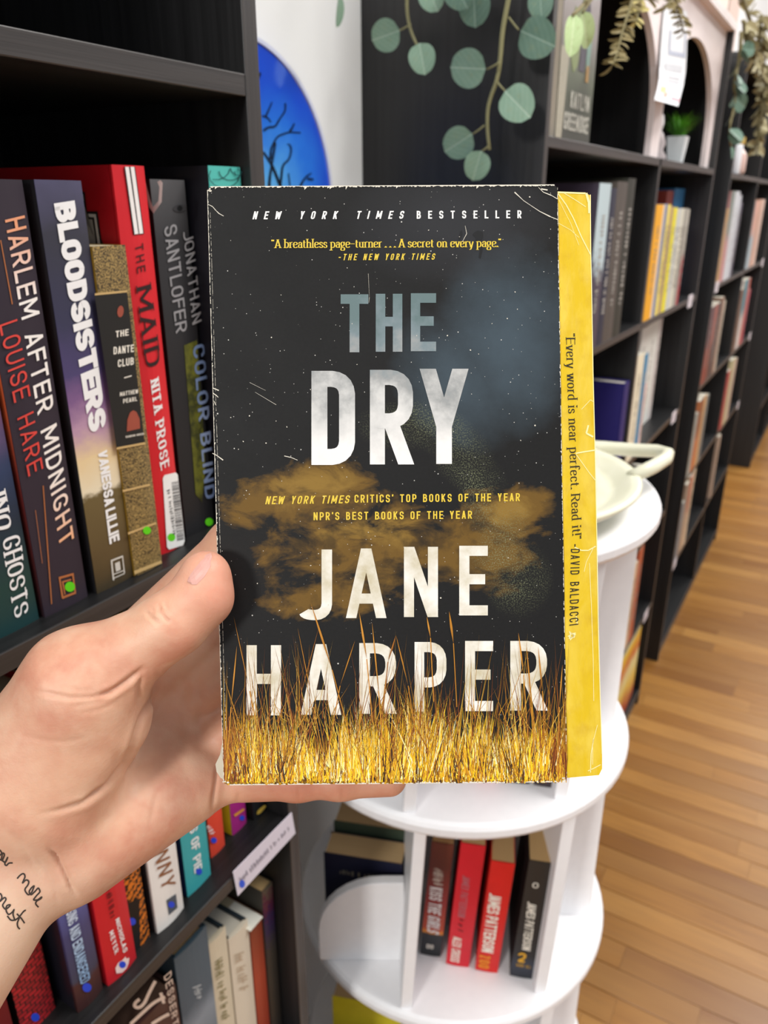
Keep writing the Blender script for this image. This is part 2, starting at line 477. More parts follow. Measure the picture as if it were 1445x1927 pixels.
# ================================================================ black bookcases
def black_wood(name, a, b, rough):
    t = NT(name); co = t.coord()
    g = t.noise(t.mapping(co, scale=(2.5, 160, 160)), 1.0, 5, 0.65)
    t.bump(g, 0.35, 0.0007)
    return t.done(t.mix(t.ramp(g, [(0.3, 0.0), (0.75, 1.0)]), a, b), rough, 0.45)
def black_wood_v(name, a, b, rough):
    t = NT(name); co = t.coord()
    g = t.noise(t.mapping(co, scale=(160, 160, 2.5)), 1.0, 5, 0.65)
    t.bump(g, 0.35, 0.0007)
    return t.done(t.mix(t.ramp(g, [(0.3, 0.0), (0.75, 1.0)]), a, b), rough, 0.45)
M_BLK = black_wood('black_woodgrain_board', '0d0d0e', '242425', 0.42)
M_BLKV = black_wood_v('black_woodgrain_panel', '0d0d0e', '232324', 0.45)
M_EDGE = black_wood('black_edge_lit', '282524', '47423f', 0.40)  # front edges: light falling on them is put into a paler colour
M_EDGEV_LIT = black_wood_v('black_edge_lit_upright', '282524', '47423f', 0.40)
M_BACK = flat('141415', 0.6, 0.15, 30)
M_ARCH = flat('efe3e1', 0.55, 0.03, 20)

SHELF = [0.0725, -0.2165, -0.5055, -0.7945, -1.0835, -1.385]
TH = 0.0125
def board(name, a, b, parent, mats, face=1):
    """a board whose front face (towards the aisle) carries the lighter, lit-edge colour"""
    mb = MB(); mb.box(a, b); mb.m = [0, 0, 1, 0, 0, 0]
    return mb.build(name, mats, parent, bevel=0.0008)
def bookcase(label, u0, width=1.19, depth=0.25, n=-D0, shelves=SHELF, top=0.355, split=0.605, arch=False):
    t = thing('bookcase', label, 'bookcase', C(u0, n, -EYE), PHI)
    hz = top + EYE
    board('side_panel', (0, 0, 0), (0.0135, depth, hz), t, [M_BLKV, M_EDGEV_LIT])
    board('side_panel', (width - 0.0135, 0, 0), (width, depth, hz), t, [M_BLKV, M_EDGEV_LIT])
    if arch:
        board('divider', (split, 0.001, 0.05), (split + 0.0135, depth - 0.004, shelves[0] + EYE - TH), t, [M_BLKV, M_EDGEV_LIT])
        board('divider', (split, 0.027, shelves[0] + EYE), (split + 0.0135, depth - 0.004, hz - TH), t, [M_BLKV, M_EDGEV_LIT])
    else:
        board('divider', (split, 0.001, 0.05), (split + 0.0135, depth - 0.004, hz - TH), t, [M_BLKV, M_EDGEV_LIT])
    mb = MB(); mb.box((0.0135, depth - 0.004, 0.02), (width - 0.0135, depth, hz - TH)); mb.build('back_panel', M_BACK, t)
    for z in shelves:
        for x0, x1 in ((0.0135, split), (split + 0.0135, width - 0.0135)):
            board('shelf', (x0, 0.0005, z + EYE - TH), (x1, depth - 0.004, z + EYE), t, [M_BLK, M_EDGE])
    board('kick_board', (0.0135, 0.006, 0.0), (width - 0.0135, 0.018, shelves[-1] + EYE - TH), t, [M_BLK, M_BLK])
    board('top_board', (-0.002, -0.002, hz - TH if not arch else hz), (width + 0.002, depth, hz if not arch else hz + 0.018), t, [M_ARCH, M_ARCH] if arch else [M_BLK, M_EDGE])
    if arch:
        z0 = shelves[0] + EYE; zt = hz
        # white front with two arched openings, standing on the top shelf
        mb = MB(); y0, y1 = 0.0145, 0.0255; ends = []
        for b0, b1 in ((0.0135, split + .00675), (split + .00675, width - 0.0135)):
            w = b1 - b0; cx = (b0 + b1) / 2 + (.01 if b0 < .1 else -.01); rx = w / 2 - 0.040; zs = z0 + 0.06; ry = 0.165; N = 28
            up = [(cx + rx * math.cos(math.pi * k / N), zs + ry * max(0, math.sin(math.pi * k / N)) ** 0.9) for k in range(N + 1)]
            for k in range(N):
                (xa, za), (xb, zb) = up[k], up[k + 1]
                mb.poly([(xa, y0, za), (xb, y0, zb), (xb, y0, zt), (xa, y0, zt)][::-1]); mb.poly([(xa, y1, za), (xb, y1, zb), (xb, y1, zt), (xa, y1, zt)])
                mb.poly([(xa, y0, za), (xa, y1, za), (xb, y1, zb), (xb, y0, zb)])
            mb.box((cx + rx, y0, z0), (b1, y1, zt)); mb.box((b0, y0, z0), (cx - rx, y1, zt))
        mb.build('arch_front', M_ARCH, t)
    return t
bookcase('black woodgrain bookcase close by, holding the crime novels behind the raised hand', 0.4355 - 1.19)
case2 = bookcase('black bookcase with white arched front, round-leaf garland hanging down its side', 0.957, arch=True)
bookcase('black bookcase beyond the white-arched one, with dried foliage hanging over its top', 2.41)
bookcase('farthest black bookcase down the aisle, beyond the stretch of open wall', 4.80)

# ================================================================ the paperback in the hand
corners = [(389., 351.), (1049., 347.), (1067., 1471.), (421., 1478.)]      # front cover TL TR BR BL
RR = np.array([tuple(ray(*c)) for c in corners])
vt = np.linalg.svd(np.stack([RR[0], -RR[1], RR[2], -RR[3]], 1))[2][-1]
dep = vt / vt.mean() * 0.27
PC = [CAM + Vector(RR[i]) * float(dep[i]) for i in range(4)]
ex = (PC[1] - PC[0]).normalized(); ez = ex.cross(PC[0] - PC[3]).normalized(); ey = ez.cross(ex)
centre = sum(PC, Vector()) / 4
BM = Matrix((ex, ey, ez)).transposed().to_4x4(); BM.translation = centre
BPL = (centre, ez)
BINV = BM.inverted()
hb = bpy.data.objects.new('paperback_book', None); COL.objects.link(hb); hb.matrix_basis = BM; hb.empty_display_size = .02
tag(hb, 'worn dark paperback titled THE DRY, held up in the hand', 'book')
def bl(x, y):
    v = BINV @ pix_plane(x, y, *BPL); return (v.x, v.y)

def blob(t, co, x, y, rx, ry, rot=0.0):
    cx, cy = bl(x, y); k = 0.000182
    v = t.mapping(co, loc=(-cx, -cy, 0)); v = t.mapping(v, rot=(0, 0, rot)); v = t.mapping(v, scale=(1 / (rx * k), 1 / (ry * k), 0))
    ln = t.n('ShaderNodeVectorMath', operation='LENGTH'); t.link(v, ln.inputs[0])
    return t.math('SUBTRACT', 1.0, ln.outputs['Value'], clamp=True)

def cover_material():
    t = NT('dry_cover_art'); co = t.coord()
    fine = t.noise(co, 900, 2); soft = t.noise(co, 45, 5, 0.6); cloud = t.noise(t.mapping(co, scale=(1, 1.7, 1)), 60, 7, 0.62, 0.4); dust = t.noise(co, 2000, 5, .7)
    c = t.mix(fine, '131313', '1a1a1a')
    def patch(c, col, spots, nz, lo, hi, k, amp=1.5):
        """irregular printed cloud: soft spots broken up by noise"""
        tot = None
        for x, y, rx, ry, ro in spots:
            m = blob(t, co, x, y, rx, ry, ro); tot = m if tot is None else t.math('MAXIMUM', tot, m)
        f = t.math('MULTIPLY', t.math('ADD', t.math('MULTIPLY', tot, 1.1), t.math('MULTIPLY', t.math('SUBTRACT', nz, .5), amp)), t.math('MULTIPLY', tot, 3.0, clamp=True))
        return t.mix(t.ramp(f, [(lo, 0.0), (hi, k)]), c, col)
    c = patch(c, '46555f', ((960, 640, 200, 260, .3), (860, 720, 190, 140, .9)), soft, .1, 1.0, .8, .9)
    c = patch(c, '333438', ((850, 420, 260, 150, 0),), soft, .1, .9, .6, .6)
    c = patch(c, '6e5220', ((600, 940, 210, 120, -.2), (690, 1030, 300, 120, -.1), (870, 1040, 230, 120, .1), (960, 965, 140, 90, 0), (475, 950, 100, 80, 0), (620, 1125, 200, 70, 0)), cloud, .38, .78, .95, 2.2)
    c = patch(c, '9a7a36', ((590, 920, 150, 70, -.2), (700, 1000, 200, 70, 0), (950, 960, 90, 50, 0)), cloud, .55, 1.0, .6, 2.2)
    m = t.math('MULTIPLY', blob(t, co, 690, 1050, 300, 130, 0), 1.8, clamp=True)
    c = t.mix(t.math('MULTIPLY', m, t.ramp(t.noise(co, 130, 5), [(.5, 0.0), (.62, .55)])), c, '1a1712')
    # pale dust trail
    for x, y, rx, ry, ro in ((840, 820, 110, 50, .6), (885, 885, 80, 45, .5), (905, 950, 40, 70, -.3), (940, 1020, 45, 90, .6), (770, 800, 110, 50, 0), (975, 1090, 70, 80, 0)):
        m = t.math('MULTIPLY', blob(t, co, x, y, rx, ry, ro), 1.3, clamp=True)
        c = t.mix(t.math('MULTIPLY', t.math('MULTIPLY', m, t.ramp(cloud, [(.35, .15), (.65, 1.0)])), t.ramp(dust, [(.50, 0.0), (.60, .8)])), c, '858b68')
    # grass bed along the bottom
    yb = bl(740, 1475)[1]; zz = t.math('SUBTRACT', t.sep(co)[1], yb)
    streak = t.noise(t.mapping(co, scale=(900, 60, 1)), 1.0, 4, 0.7)
    hgt = t.math('SUBTRACT', 1.0, t.math('DIVIDE', zz, 0.017), clamp=True)
    c = t.mix(t.math('MULTIPLY', t.ramp(hgt, [(0.0, 0.0), (.5, .75), (1.0, 1.0)]), t.ramp(streak, [(.3, .1), (.55, 1.0)])), c, t.ramp(streak, [(.25, '3a2208'), (.45, '9a6d12'), (.6, 'd6a420'), (.8, 'efd582')]))
    # white specks, sparse
    for sc, thr in ((170, .05), (330, .07), (620, .10)):
        vo = t.n('ShaderNodeTexVoronoi'); t.link(co, vo.inputs['Vector']); vo.inputs['Scale'].default_value = sc
        r = t.math('MULTIPLY', t.sep(vo.outputs['Color'])[0], thr)
        lit = t.math('MULTIPLY', t.math('LESS_THAN', vo.outputs['Distance'], r), t.math('GREATER_THAN', t.sep(vo.outputs['Color'])[1], .35))
        c = t.mix(t.math('MULTIPLY', lit, .8), c, 'd9d7cf')
    t.bump(t.noise(co, 1400, 2), 0.06, 0.0003)
    return t.done(c, t.math('ADD', .5, t.math('MULTIPLY', soft, .2)), .22)
M_COVER = cover_material()
def letter_material(name, lo, hi, sc, yfrom=None):
    t = NT(name); co = t.coord(); v = t.noise(co, sc, 5, .6)
    c = t.ramp(v, [(.32, lo), (.62, hi)])
    return t.done(c, .5, .4)
def title_material():
    t = NT('title_print'); co = t.coord(); v = t.noise(co, 55, 5, .6)
    y = t.sep(co)[1]; y1, y0 = bl(740, 560)[1], bl(740, 880)[1]
    f = t.math('DIVIDE', t.math('SUBTRACT', y1, y), y1 - y0)
    f = t.math('ADD', f, t.math('MULTIPLY', t.math('SUBTRACT', v, .5), 1.3))
    return t.done(t.ramp(f, [(.0, '5f7475'), (.2, '75858a'), (.42, '9a9c9b'), (.62, 'c9c9c6'), (.95, 'eceae6')]), .5, .4)
M_TITLE = title_material()
M_NAME = letter_material('author_print', 'c3b99a', 'f0ede4', 70)
M_WHITE_INK = flat('e9e8e4', .5, .04)
M_YEL_INK = flat('e3c43c', .5, .05)
M_BLK_INK = flat('2b2410', .6, .05)

def px_solid(mb, pts, top, bottom, mi=0):
    """outline in the cover plane, from height top to bottom along the cover normal"""
    P = [pix_plane(x, y, *BPL) + ez * top for x, y in pts]
    mb.prism(P[::-1], ez * (bottom - top), mi)
def outline(cs, r, jit=0.0, n=26):
    """rounded-corner quad outline with slightly frayed sides"""
    out = []; R_ = random.Random(5)
    for k in range(4):
        p, q = np.array(cs[k]), np.array(cs[(k + 1) % 4]); d = (q - p) / np.linalg.norm(q - p); L = np.linalg.norm(q - p)
        nn = np.array([-d[1], d[0]])
        for i in range(n + 1):
            s = r + (L - 2 * r) * i / n
            out.append(tuple(p + d * s + nn * R_.uniform(-jit, jit)))
    return out
mb = MB(); px_solid(mb, outline(corners, 7, .7), 0.0, -0.00045); mb.m[1] = 1; mb.m[2:] = [1] * len(mb.m[2:])
front = mb.build('front_cover', [M_COVER, flat('d9d2c2', .8)], hb, world=True)
def yellow_material():
    t = NT('yellow_leaf_print'); co = t.coord(); v = t.noise(t.mapping(co, scale=(3, 1, 1)), 40, 5, .6, .5); w = t.noise(co, 160, 4)
    c = t.mix(t.ramp(v, [(.42, 0.0), (.7, .55)]), 'dbb806', 'ecd25c'); c = t.mix(t.ramp(w, [(.5, 0.0), (.8, .4)]), c, 'bd900e')
    t.bump(t.noise(t.mapping(co, scale=(4, 1, 1)), 60, 4), .5, .0012)
    return t.done(c, .38, .5)
ye = [(1040, 359), (1102, 361), (1111, 366), (1113, 420), (1114, 520), (1117, 700), (1121, 860), (1124, 1000), (1127, 1180), (1131, 1330), (1134, 1420), (1134, 1448), (1128, 1460), (1060, 1466), (1040, 1466)]
mb = MB(); px_solid(mb, ye, -0.0007, -0.0010); yellow = mb.build('yellow_leaf', yellow_material(), hb, world=True)
mb = MB(); px_solid(mb, [(397, 358), (1098, 364), (1124, 1456), (428, 1470)], -0.0012, -0.0205)
mb.build('page_block', paper_mat('paperback_pages', axis=2), hb, world=True)
mb = MB(); px_solid(mb, [(392, 354), (1098, 362), (1126, 1460), (424, 1475)], -0.0206, -0.0212); mb.build('back_cover', flat('24262a', .5), hb, world=True)
mb = MB(); px_solid(mb, [(390, 354), (396, 354), (427, 1475), (422, 1476)], -0.00046, -0.0205); mb.build('spine', flat('2a2a2c', .5), hb, world=True)

# lettering on the cover
G = dict(w=.50, t=.155, gap=.18)
# sub-parts sit under front_cover / yellow_leaf whose frame equals the book's frame
def cov(name, s, q, m, par=front, lift=.00012, **kw):
    a = dict(G); a.update(kw)
    polys, wd = text_polys(s, **a); mb = MB()
    for i, p in enumerate(polys): mb.poly([BINV @ (pix_plane(*bil(q, x / wd, y), *BPL) + ez * (lift + (i % 20) * 3e-6)) for x, y in p])
    return mb.build(name, m, par)
def Q(x0, x1, y0, y1, tilt=0.0):
    return [(x0, y0), (x1, y0 - tilt), (x1, y1 - tilt), (x0, y1)]
cov('lettering', 'NEW YORK TIMES', Q(475, 758, 398, 413, 1), M_WHITE_INK, slant=.22, w=.46, t=.17, gap=.80, space=.55)
cov('lettering', 'BESTSELLER', Q(784, 981, 397, 412, 1), M_WHITE_INK, w=.46, t=.17, gap=.82)
cov('lettering', '\u201cA breathless page-turner . . . A secret on every page.\u201d', Q(511, 943, 451, 467, 2), M_YEL_INK, serif=True, t=.15, th=.06, w=.68, gap=.055, space=.24)
cov('lettering', '-THE NEW YORK TIMES', Q(636, 817, 478, 490, 1), M_YEL_INK, slant=.22, w=.44, t=.15, gap=.36, space=.3)
for s, q, w, tt in (('T', Q(641, 693, 554, 663), .47, .165), ('H', Q(707, 757, 553, 662), .46, .165), ('E', Q(773, 818, 552, 661), .46, .165),
                    ('D', Q(586, 668, 698, 875), .465, .17), ('R', Q(696, 777, 696, 874), .46, .16), ('Y', Q(790, 881, 694, 873), .51, .165)):
    cov('title_letter', s, q, M_TITLE, w=w, t=tt)
for s, q, w in (('J', Q(566, 616, 1034, 1167), .43), ('A', Q(652, 726, 1032, 1163), .56), ('N', Q(760, 824, 1029, 1161), .49), ('E', Q(864, 915, 1027, 1158), .42),
                ('H', Q(464, 529, 1214, 1346), .49), ('A', Q(567, 641, 1212, 1345), .56), ('R', Q(676, 745, 1210, 1343), .5), ('P', Q(780, 838, 1208, 1339), .48), ('E', Q(875, 925, 1206, 1338), .42), ('R', Q(960, 1029, 1206, 1337), .5)):
    cov('author_letter', s, q, M_NAME, w=w, t=.145)
cov('lettering', 'NEW YORK TIMES', Q(499, 656, 934, 949, 2), M_YEL_INK, slant=.2, w=.46, t=.15, gap=.24, space=.3)
cov('lettering', "CRITICS' TOP BOOKS OF THE YEAR", Q(667, 978, 931, 946, 3), M_YEL_INK, w=.46, t=.15, gap=.23, space=.3)
cov('lettering', "NPR'S BEST BOOKS OF THE YEAR", Q(590, 888, 964, 979, 3), M_YEL_INK, w=.46, t=.15, gap=.23, space=.3)
cov('lettering', '\u201cEvery word is near perfect. Read it!\u201d', [(1083, 627), (1095, 1014), (1078, 1016), (1065, 627)], M_BLK_INK, yellow, -.0006, serif=True, t=.13, th=.06, w=.66, gap=.1, space=.3)
cov('lettering', '-DAVID BALDACCI', [(1092, 1024), (1089, 1176), (1072, 1178), (1075, 1024)], M_BLK_INK, yellow, -.0006, w=.5, t=.13, gap=.26, space=.4)

# printed grass: thousands of thin blades in the cover plane
R_ = random.Random(21); vs = []; fs = []; cols = []
def blade(x0, y0, x1, y1, w0, c0, c1, bend, lift, w1=0.0, n=4):
    i = len(vs)
    for k in range(n + 1):
        q = k / n; x = x0 + (x1 - x0) * q + bend * math.sin(q * math.pi * .5) * q; y = y0 + (y1 - y0) * q
        w = w0 * (1 - q) + w1 * q if w1 else w0 * (1 - q ** 1.5)
        for sg in (-1, 1):
            vs.append(tuple(BINV @ (pix_plane(x + sg * w, y, *BPL) + ez * lift)))
        cols.extend([tuple(c0[j] + (c1[j] - c0[j]) * q for j in range(3)) + (1,)] * 2)
    for k in range(n):
        a = i + 2 * k; fs.append((a, a + 1, a + 3, a + 2))
pal = [lin(c) for c in ('f0c41c', 'd8a010', 'f6de6a', 'b8841a', '7a4c10', 'f8ecac', '2e1a08', '1c1008', 'e8b414', 'b06a14')]
def edges_at(y):
    k = (y - 349) / 1125.; return 390 + 31 * k + 2, 1049 + 18 * k - 2
PB = [lin(c) for c in ('ffd416', 'ffe870', 'f8c40c', 'eab00a', 'fff6bc')]; PM = [lin(c) for c in ('d89c14', 'b8801a', 'b06a14', 'e8b01e')]; PD = [lin(c) for c in ('2e1a08', '1c1008', '4a2c0c', '6b3a10')]
zl = 0
def put(x0, y0, ang, ln, w, c, k=.8):
    global zl
    xl, xr = edges_at(y0); x1 = min(max(x0 + math.sin(ang) * ln, xl + 1), xr - 1); zl += 1
    blade(min(max(x0, xl), xr), y0, x1, y0 - math.cos(ang) * ln, w, c, tuple(v * k for v in c[:3]), R_.gauss(0, 3), .00015 + zl * 1.5e-8)
for k in range(900):            # short stubble at the foot
    x0 = R_.uniform(420, 1068); put(x0, 1474 - R_.random() * 36, R_.gauss(0, .18), R_.uniform(20, 60), R_.uniform(.5, 1.3), R_.choice(PB + PM + PD))
for k in range(150):            # tufts of different height and tone
    x0 = R_.uniform(415, 1072); hh = R_.uniform(55, 120) + 22 * math.sin(x0 * .017 + 1) + 12 * math.sin(x0 * .05); lean = R_.gauss(0, .10); tone = R_.random()
    red = min(x0 - 415, 1072 - x0) < 40
    p = (PB * 2 + PM) if tone < .5 else (PM + PB + PD[2:]) if tone < .8 else (PD + PM)
    if red: p = [lin(c) for c in ('8a4512', '6b2e0c', 'b8741a', 'd8a422')]
    for q in range(26):
        f = R_.random() ** .7; put(x0 + R_.gauss(0, 11), 1474 - R_.random() * 42, lean + R_.gauss(0, .13), hh * (.45 + .65 * f), R_.uniform(.4, 1.15), R_.choice(p), .9)
for k in range(160): put(R_.uniform(420, 1068), R_.uniform(1400, 1472), R_.gauss(0, .5), R_.uniform(20, 70), .35, R_.choice(PD), 1)
for k in range(300):            # tall thin ones against the dark
    xl, xr = edges_at(1400); x0 = R_.uniform(xl, xr); y0 = R_.uniform(1345, 1420); y1 = 1335 - R_.random() ** 1.6 * 150
    if x0 < 470: y1 = max(y1, 1240)
    x1 = min(max(x0 + R_.gauss(0, 26), xl), xr); c = lin(R_.choice(['c98f22', '9a5a1a', '7a3e14', 'd9b04a', 'a8741c']))
    blade(x0, y0, x1, y1, R_.uniform(.4, .85), c, tuple(v * .7 for v in c[:3]), R_.gauss(0, 8), .00026 + k * 2e-8)
for x0, y0, x1, y1, w in ((625, 1260, 585, 1135, 3.2), (690, 1240, 676, 1152, 3), (712, 1300, 700, 1170, 2), (853, 1210, 845, 1150, 3.5), (810, 1200, 803, 1160, 2.5), (730, 1245, 745, 1195, 2.5), (985, 1270, 975, 1190, 2.5), (1020, 1300, 1012, 1215, 2.2), (1052, 1330, 1058, 1250, 2), (640, 1290, 668, 1205, 1.6), (470, 1300, 440, 1160, 1.2), (435, 1330, 446, 1215, 2), (560, 1330, 600, 1180, 1.2), (1000, 1330, 990, 1210, 2.2), (590, 1330, 560, 1180, 1.1), (768, 1290, 745, 1195, 1.8)):
    w *= .62; c = lin(R_.choice(['b87a1e', '9a5e18', 'c8882a'])); xm, ym = (x0 + x1) / 2, (y0 + y1) / 2
    blade(xm, ym, x1, y1, w, c, c, 0, .0003); blade(xm, ym, x0, y0, w, c, tuple(v * .6 for v in c[:3]), 0, .0003)
    blade(x0, y0, x0 + (x0 - x1) * .8, min(y0 + 120, 1460), .8, c, c, 0, .0003, .8)
me = bpy.data.meshes.new('grass_print'); me.from_pydata(vs, [], fs)
ca = me.color_attributes.new('ink', 'FLOAT_COLOR', 'POINT'); ca.data.foreach_set('color', [x for c in cols for x in c])
t = NT('grass_ink'); k = t.n('ShaderNodeAttribute'); k.attribute_name = 'ink'; me.materials.append(t.done(k.outputs['Color'], .5, .35))
go = bpy.data.objects.new('grass_print', me); COL.objects.link(go); go.parent = front; go['kind'] = 'stuff'

# wear: bare paper along the edges, creases, scuffs
mb = MB(); R_ = random.Random(9)
def ribbon(pts, w, lift=.0002, taper=True, plane_lift=None):
    for k in range(len(pts) - 1):
        (xa, ya), (xb, yb) = pts[k], pts[k + 1]; d = math.hypot(xb - xa, yb - ya) or 1; nx, ny = -(yb - ya) / d, (xb - xa) / d
        wa = w * (R_.uniform(.4, 1.3) if taper else 1); wb = w * (R_.uniform(.4, 1.3) if taper else 1)
        mb.poly([BINV @ (pix_plane(x, y, *BPL) + ez * lift) for x, y in ((xa + nx * wa, ya + ny * wa), (xb + nx * wb, yb + ny * wb), (xb - nx * wb, yb - ny * wb), (xa - nx * wa, ya - ny * wa))])
def frayed(a, b, n, inward, wmin, wmax, p=1.0):
    for k in range(n):
        if R_.random() > p: continue
        q0, q1 = k / n, (k + 1) / n; x0, y0 = a[0] + (b[0] - a[0]) * q0, a[1] + (b[1] - a[1]) * q0; x1, y1 = a[0] + (b[0] - a[0]) * q1, a[1] + (b[1] - a[1]) * q1
        w0 = R_.uniform(wmin, wmax) * (2.2 if R_.random() < .07 else 1); w1 = R_.uniform(wmin, wmax)
        mb.poly([BINV @ (pix_plane(x, y, *BPL) + ez * .0002) for x, y in ((x0, y0), (x1, y1), (x1 + inward[0] * w1, y1 + inward[1] * w1), (x0 + inward[0] * w0, y0 + inward[1] * w0))])
frayed((396, 351), (1043, 347.5), 150, (0, 1), .8, 3.6)
frayed((428, 1477.5), (1060, 1471.5), 150, (0, -1), .8, 3.2, .85)
frayed((390, 358), (420.5, 1470), 260, (1, 0), .3, 1.7, .95)
frayed((395.5, 400), (425.5, 1400), 300, (1, 0), .15, .7, .75)
frayed((1049, 353), (1066.5, 1464), 260, (-1, 0), .2, 1.6, .6)
for pts, w in (([(968, 362), (985, 378), (1000, 388), (1015, 398), (1035, 408), (1050, 414)], .9), ([(1013, 353), (1022, 362), (1037, 368), (1049, 375)], .7), ([(1018, 356), (1030, 358)], 1.2),
               ([(392, 385), (400, 389), (406, 396), (412, 402), (421, 407)], .7), ([(400, 853), (408, 857), (420, 866)], 1.4), ([(401, 740), (407, 744), (411, 748)], 1.2), ([(403, 755), (406, 762)], 1), ([(400, 730), (412, 735)], .8),
               ([(693, 515), (695, 560), (694, 570)], .25), ([(875, 425), (878, 440), (870, 455)], .4), ([(535, 858), (548, 861), (560, 866)], 1.0), ([(480, 738), (520, 762)], .25), ([(470, 720), (500, 735)], .2)):
    ribbon(pts, w)
for k in range(46):
    x, y = R_.uniform(420, 1040), R_.uniform(365, 1180); r = R_.uniform(.5, 1.6)
    mb.poly([BINV @ (pix_plane(*p, *BPL) + ez * .0002) for p in disc_px(x, y, r, r * R_.uniform(.5, 1), 7, R_.random() * 3)])
for x, y in ((395, 358), (1058, 1466), (424, 1470)):
    for k in range(5): mb.poly([BINV @ (pix_plane(*p, *BPL) + ez * .0002) for p in disc_px(x + R_.uniform(-5, 5), y + R_.uniform(-4, 4), R_.uniform(1, 3.2), R_.uniform(.8, 2), 7)])
mb.build('edge_wear', flat('ded8c8', .85, .08), front)
mb = MB()
for pts in ([(895, 447), (889, 441), (893, 437), (899, 434), (908, 436), (909, 446), (905, 454), (908, 470), (904, 487), (901, 484), (903, 470), (897, 458)], [(866, 436), (869, 433), (870, 441), (866, 452), (863, 449)]):
    mb.poly([BINV @ (pix_plane(*p, *BPL) + ez * .0001) for p in pts][::-1])
mb.build('ink_stain', flat('0f0f10', .35), front)
mb = MB()
for pts, w in (([(1050, 362), (1066, 384), (1080, 410), (1095, 445), (1112, 478)], .9), ([(1062, 362), (1085, 376), (1103, 388)], .6), ([(1051, 372), (1075, 420), (1090, 460)], .35), ([(1104, 362), (1109, 380), (1110, 400)], 2.2), ([(1050, 418), (1075, 432), (1090, 446)], .4),
               ([(1084, 853), (1100, 850), (1120, 847)], 1.2), ([(1085, 855), (1110, 890), (1122, 905)], .6), ([(1108, 800), (1104, 815), (1117, 822)], 1.6), ([(1095, 770), (1112, 752), (1118, 756)], .5), ([(1082, 1030), (1095, 1036), (1108, 1036), (1122, 1028)], 1.0), ([(1118, 1030), (1104, 1058), (1100, 1076)], .5),
               ([(1110, 1060), (1114, 1150), (1117, 1240), (1118, 1320)], .5), ([(1118, 1390), (1113, 1420), (1112, 1455)], .8), ([(1125, 1365), (1116, 1400), (1116, 1440)], .5), ([(1107, 1452), (1120, 1446), (1131, 1440)], .8), ([(1085, 1160), (1087, 1176)], .8)):
    for k in range(len(pts) - 1):
        (xa, ya), (xb, yb) = pts[k], pts[k + 1]; d = math.hypot(xb - xa, yb - ya); nx, ny = -(yb - ya) / d * w, (xb - xa) / d * w
        mb.poly([BINV @ (pix_plane(x, y, *BPL) - ez * .0006) for x, y in ((xa + nx, ya + ny), (xb + nx, yb + ny), (xb - nx, yb - ny), (xa - nx, ya - ny))])
for k in range(9):
    a = R_.uniform(0, 6.28); x, y = 1077, 1197
    mb.poly([BINV @ (pix_plane(*p, *BPL) - ez * .0006) for p in ((x + 3 * math.cos(a + 1), y + 5 * math.sin(a + 1)), (x + R_.uniform(6, 11) * math.cos(a), y + R_.uniform(7, 13) * math.sin(a)), (x + 3 * math.cos(a - 1), y + 5 * math.sin(a - 1)))])
pr = [(1112.5, 365), (1113, 470), (1114.5, 520), (1117.5, 700), (1121.5, 860), (1124.5, 1000), (1127.5, 1180), (1131.5, 1330), (1134.5, 1420)]
for (xa, ya), (xb, yb) in zip(pr, pr[1:]):
    mb.poly([BINV @ (pix_plane(*p, *BPL) - ez * .0006) for p in ((xa, ya), (xb, yb), (xb - 1.6, yb), (xa - 1.6, ya))])
mb.poly([BINV @ (pix_plane(*p, *BPL) - ez * .0006) for p in ((1050, 359), (1103, 361), (1103, 364), (1050, 362))])
mb.build('crease', flat('f4e7a4', .7, .08), yellow)
# peeling paper at the lower end of the spine
mb = MB()
mb.poly([BINV @ (pix_plane(*p, *BPL) - ez * .003) for p in ((421, 1368), (423, 1475), (412, 1470), (404, 1458), (402, 1444), (411, 1425))])
mb.poly([BINV @ (pix_plane(*p, *BPL) - ez * .0016) for p in ((420, 1380), (424, 1478), (416, 1468), (411, 1440))])
mb.build('torn_paper', flat('d5ccb8', .9, .1), hb)

# ================================================================ the hand
def cs(x, y, d):            # camera space, metres: right, up, forward
    return np.array([(x - W / 2) / F * d, -(y - H / 2) / F * d, d])
def cone(P, a, ra, b, rb):
    ab = b - a; L2 = float(ab @ ab); q = P - a
    tt = np.clip((q @ ab) / L2, 0, 1)
    return np.linalg.norm(q - tt[..., None] * ab, axis=-1) - (ra + (rb - ra) * tt)
def smin(a, b, k):
    h = np.clip(.5 + .5 * (b - a) / k, 0, 1)
    return b + (a - b) * h - k * h * (1 - h)
mm = .001
def K(x0, y0, d0, r0, x1, y1, d1, r1): return (cs(x0, y0, d0), r0 * mm, cs(x1, y1, d1), r1 * mm)
palm = [K(34, 1636, .275, 19, -330, 2185, .258, 25), K(-43, 1570, .276, 19, -413, 2125, .262, 25),            # forearm
        K(60, 1590, .288, 18, 250, 1255, .314, 13), K(60, 1590, .288, 18, 330, 1340, .318, 13), K(80, 1600, .288, 18, 360, 1415, .318, 12.5), K(100, 1610, .288, 18, 385, 1462, .310, 11.5),
        K(146, 1584, .282, 19.6, 345, 1478, .303, 14),                                                           # heel of the hand
        K(15, 1490, .274, 23, 150, 1290, .263, 19), K(85, 1480, .272, 22, 190, 1350, .270, 17)]                  # ball of the thumb
thumb = [K(155, 1287, .263, 17.6, 317, 1178, .2585, 10.2), K(317, 1178, .2585, 10.2, 378, 1118, .2600, 8.9), K(378, 1118, .2600, 8.9, 387, 1083, .2610, 8.3), K(345, 1166, .2605, 8.6, 387, 1130, .2618, 8.0)]
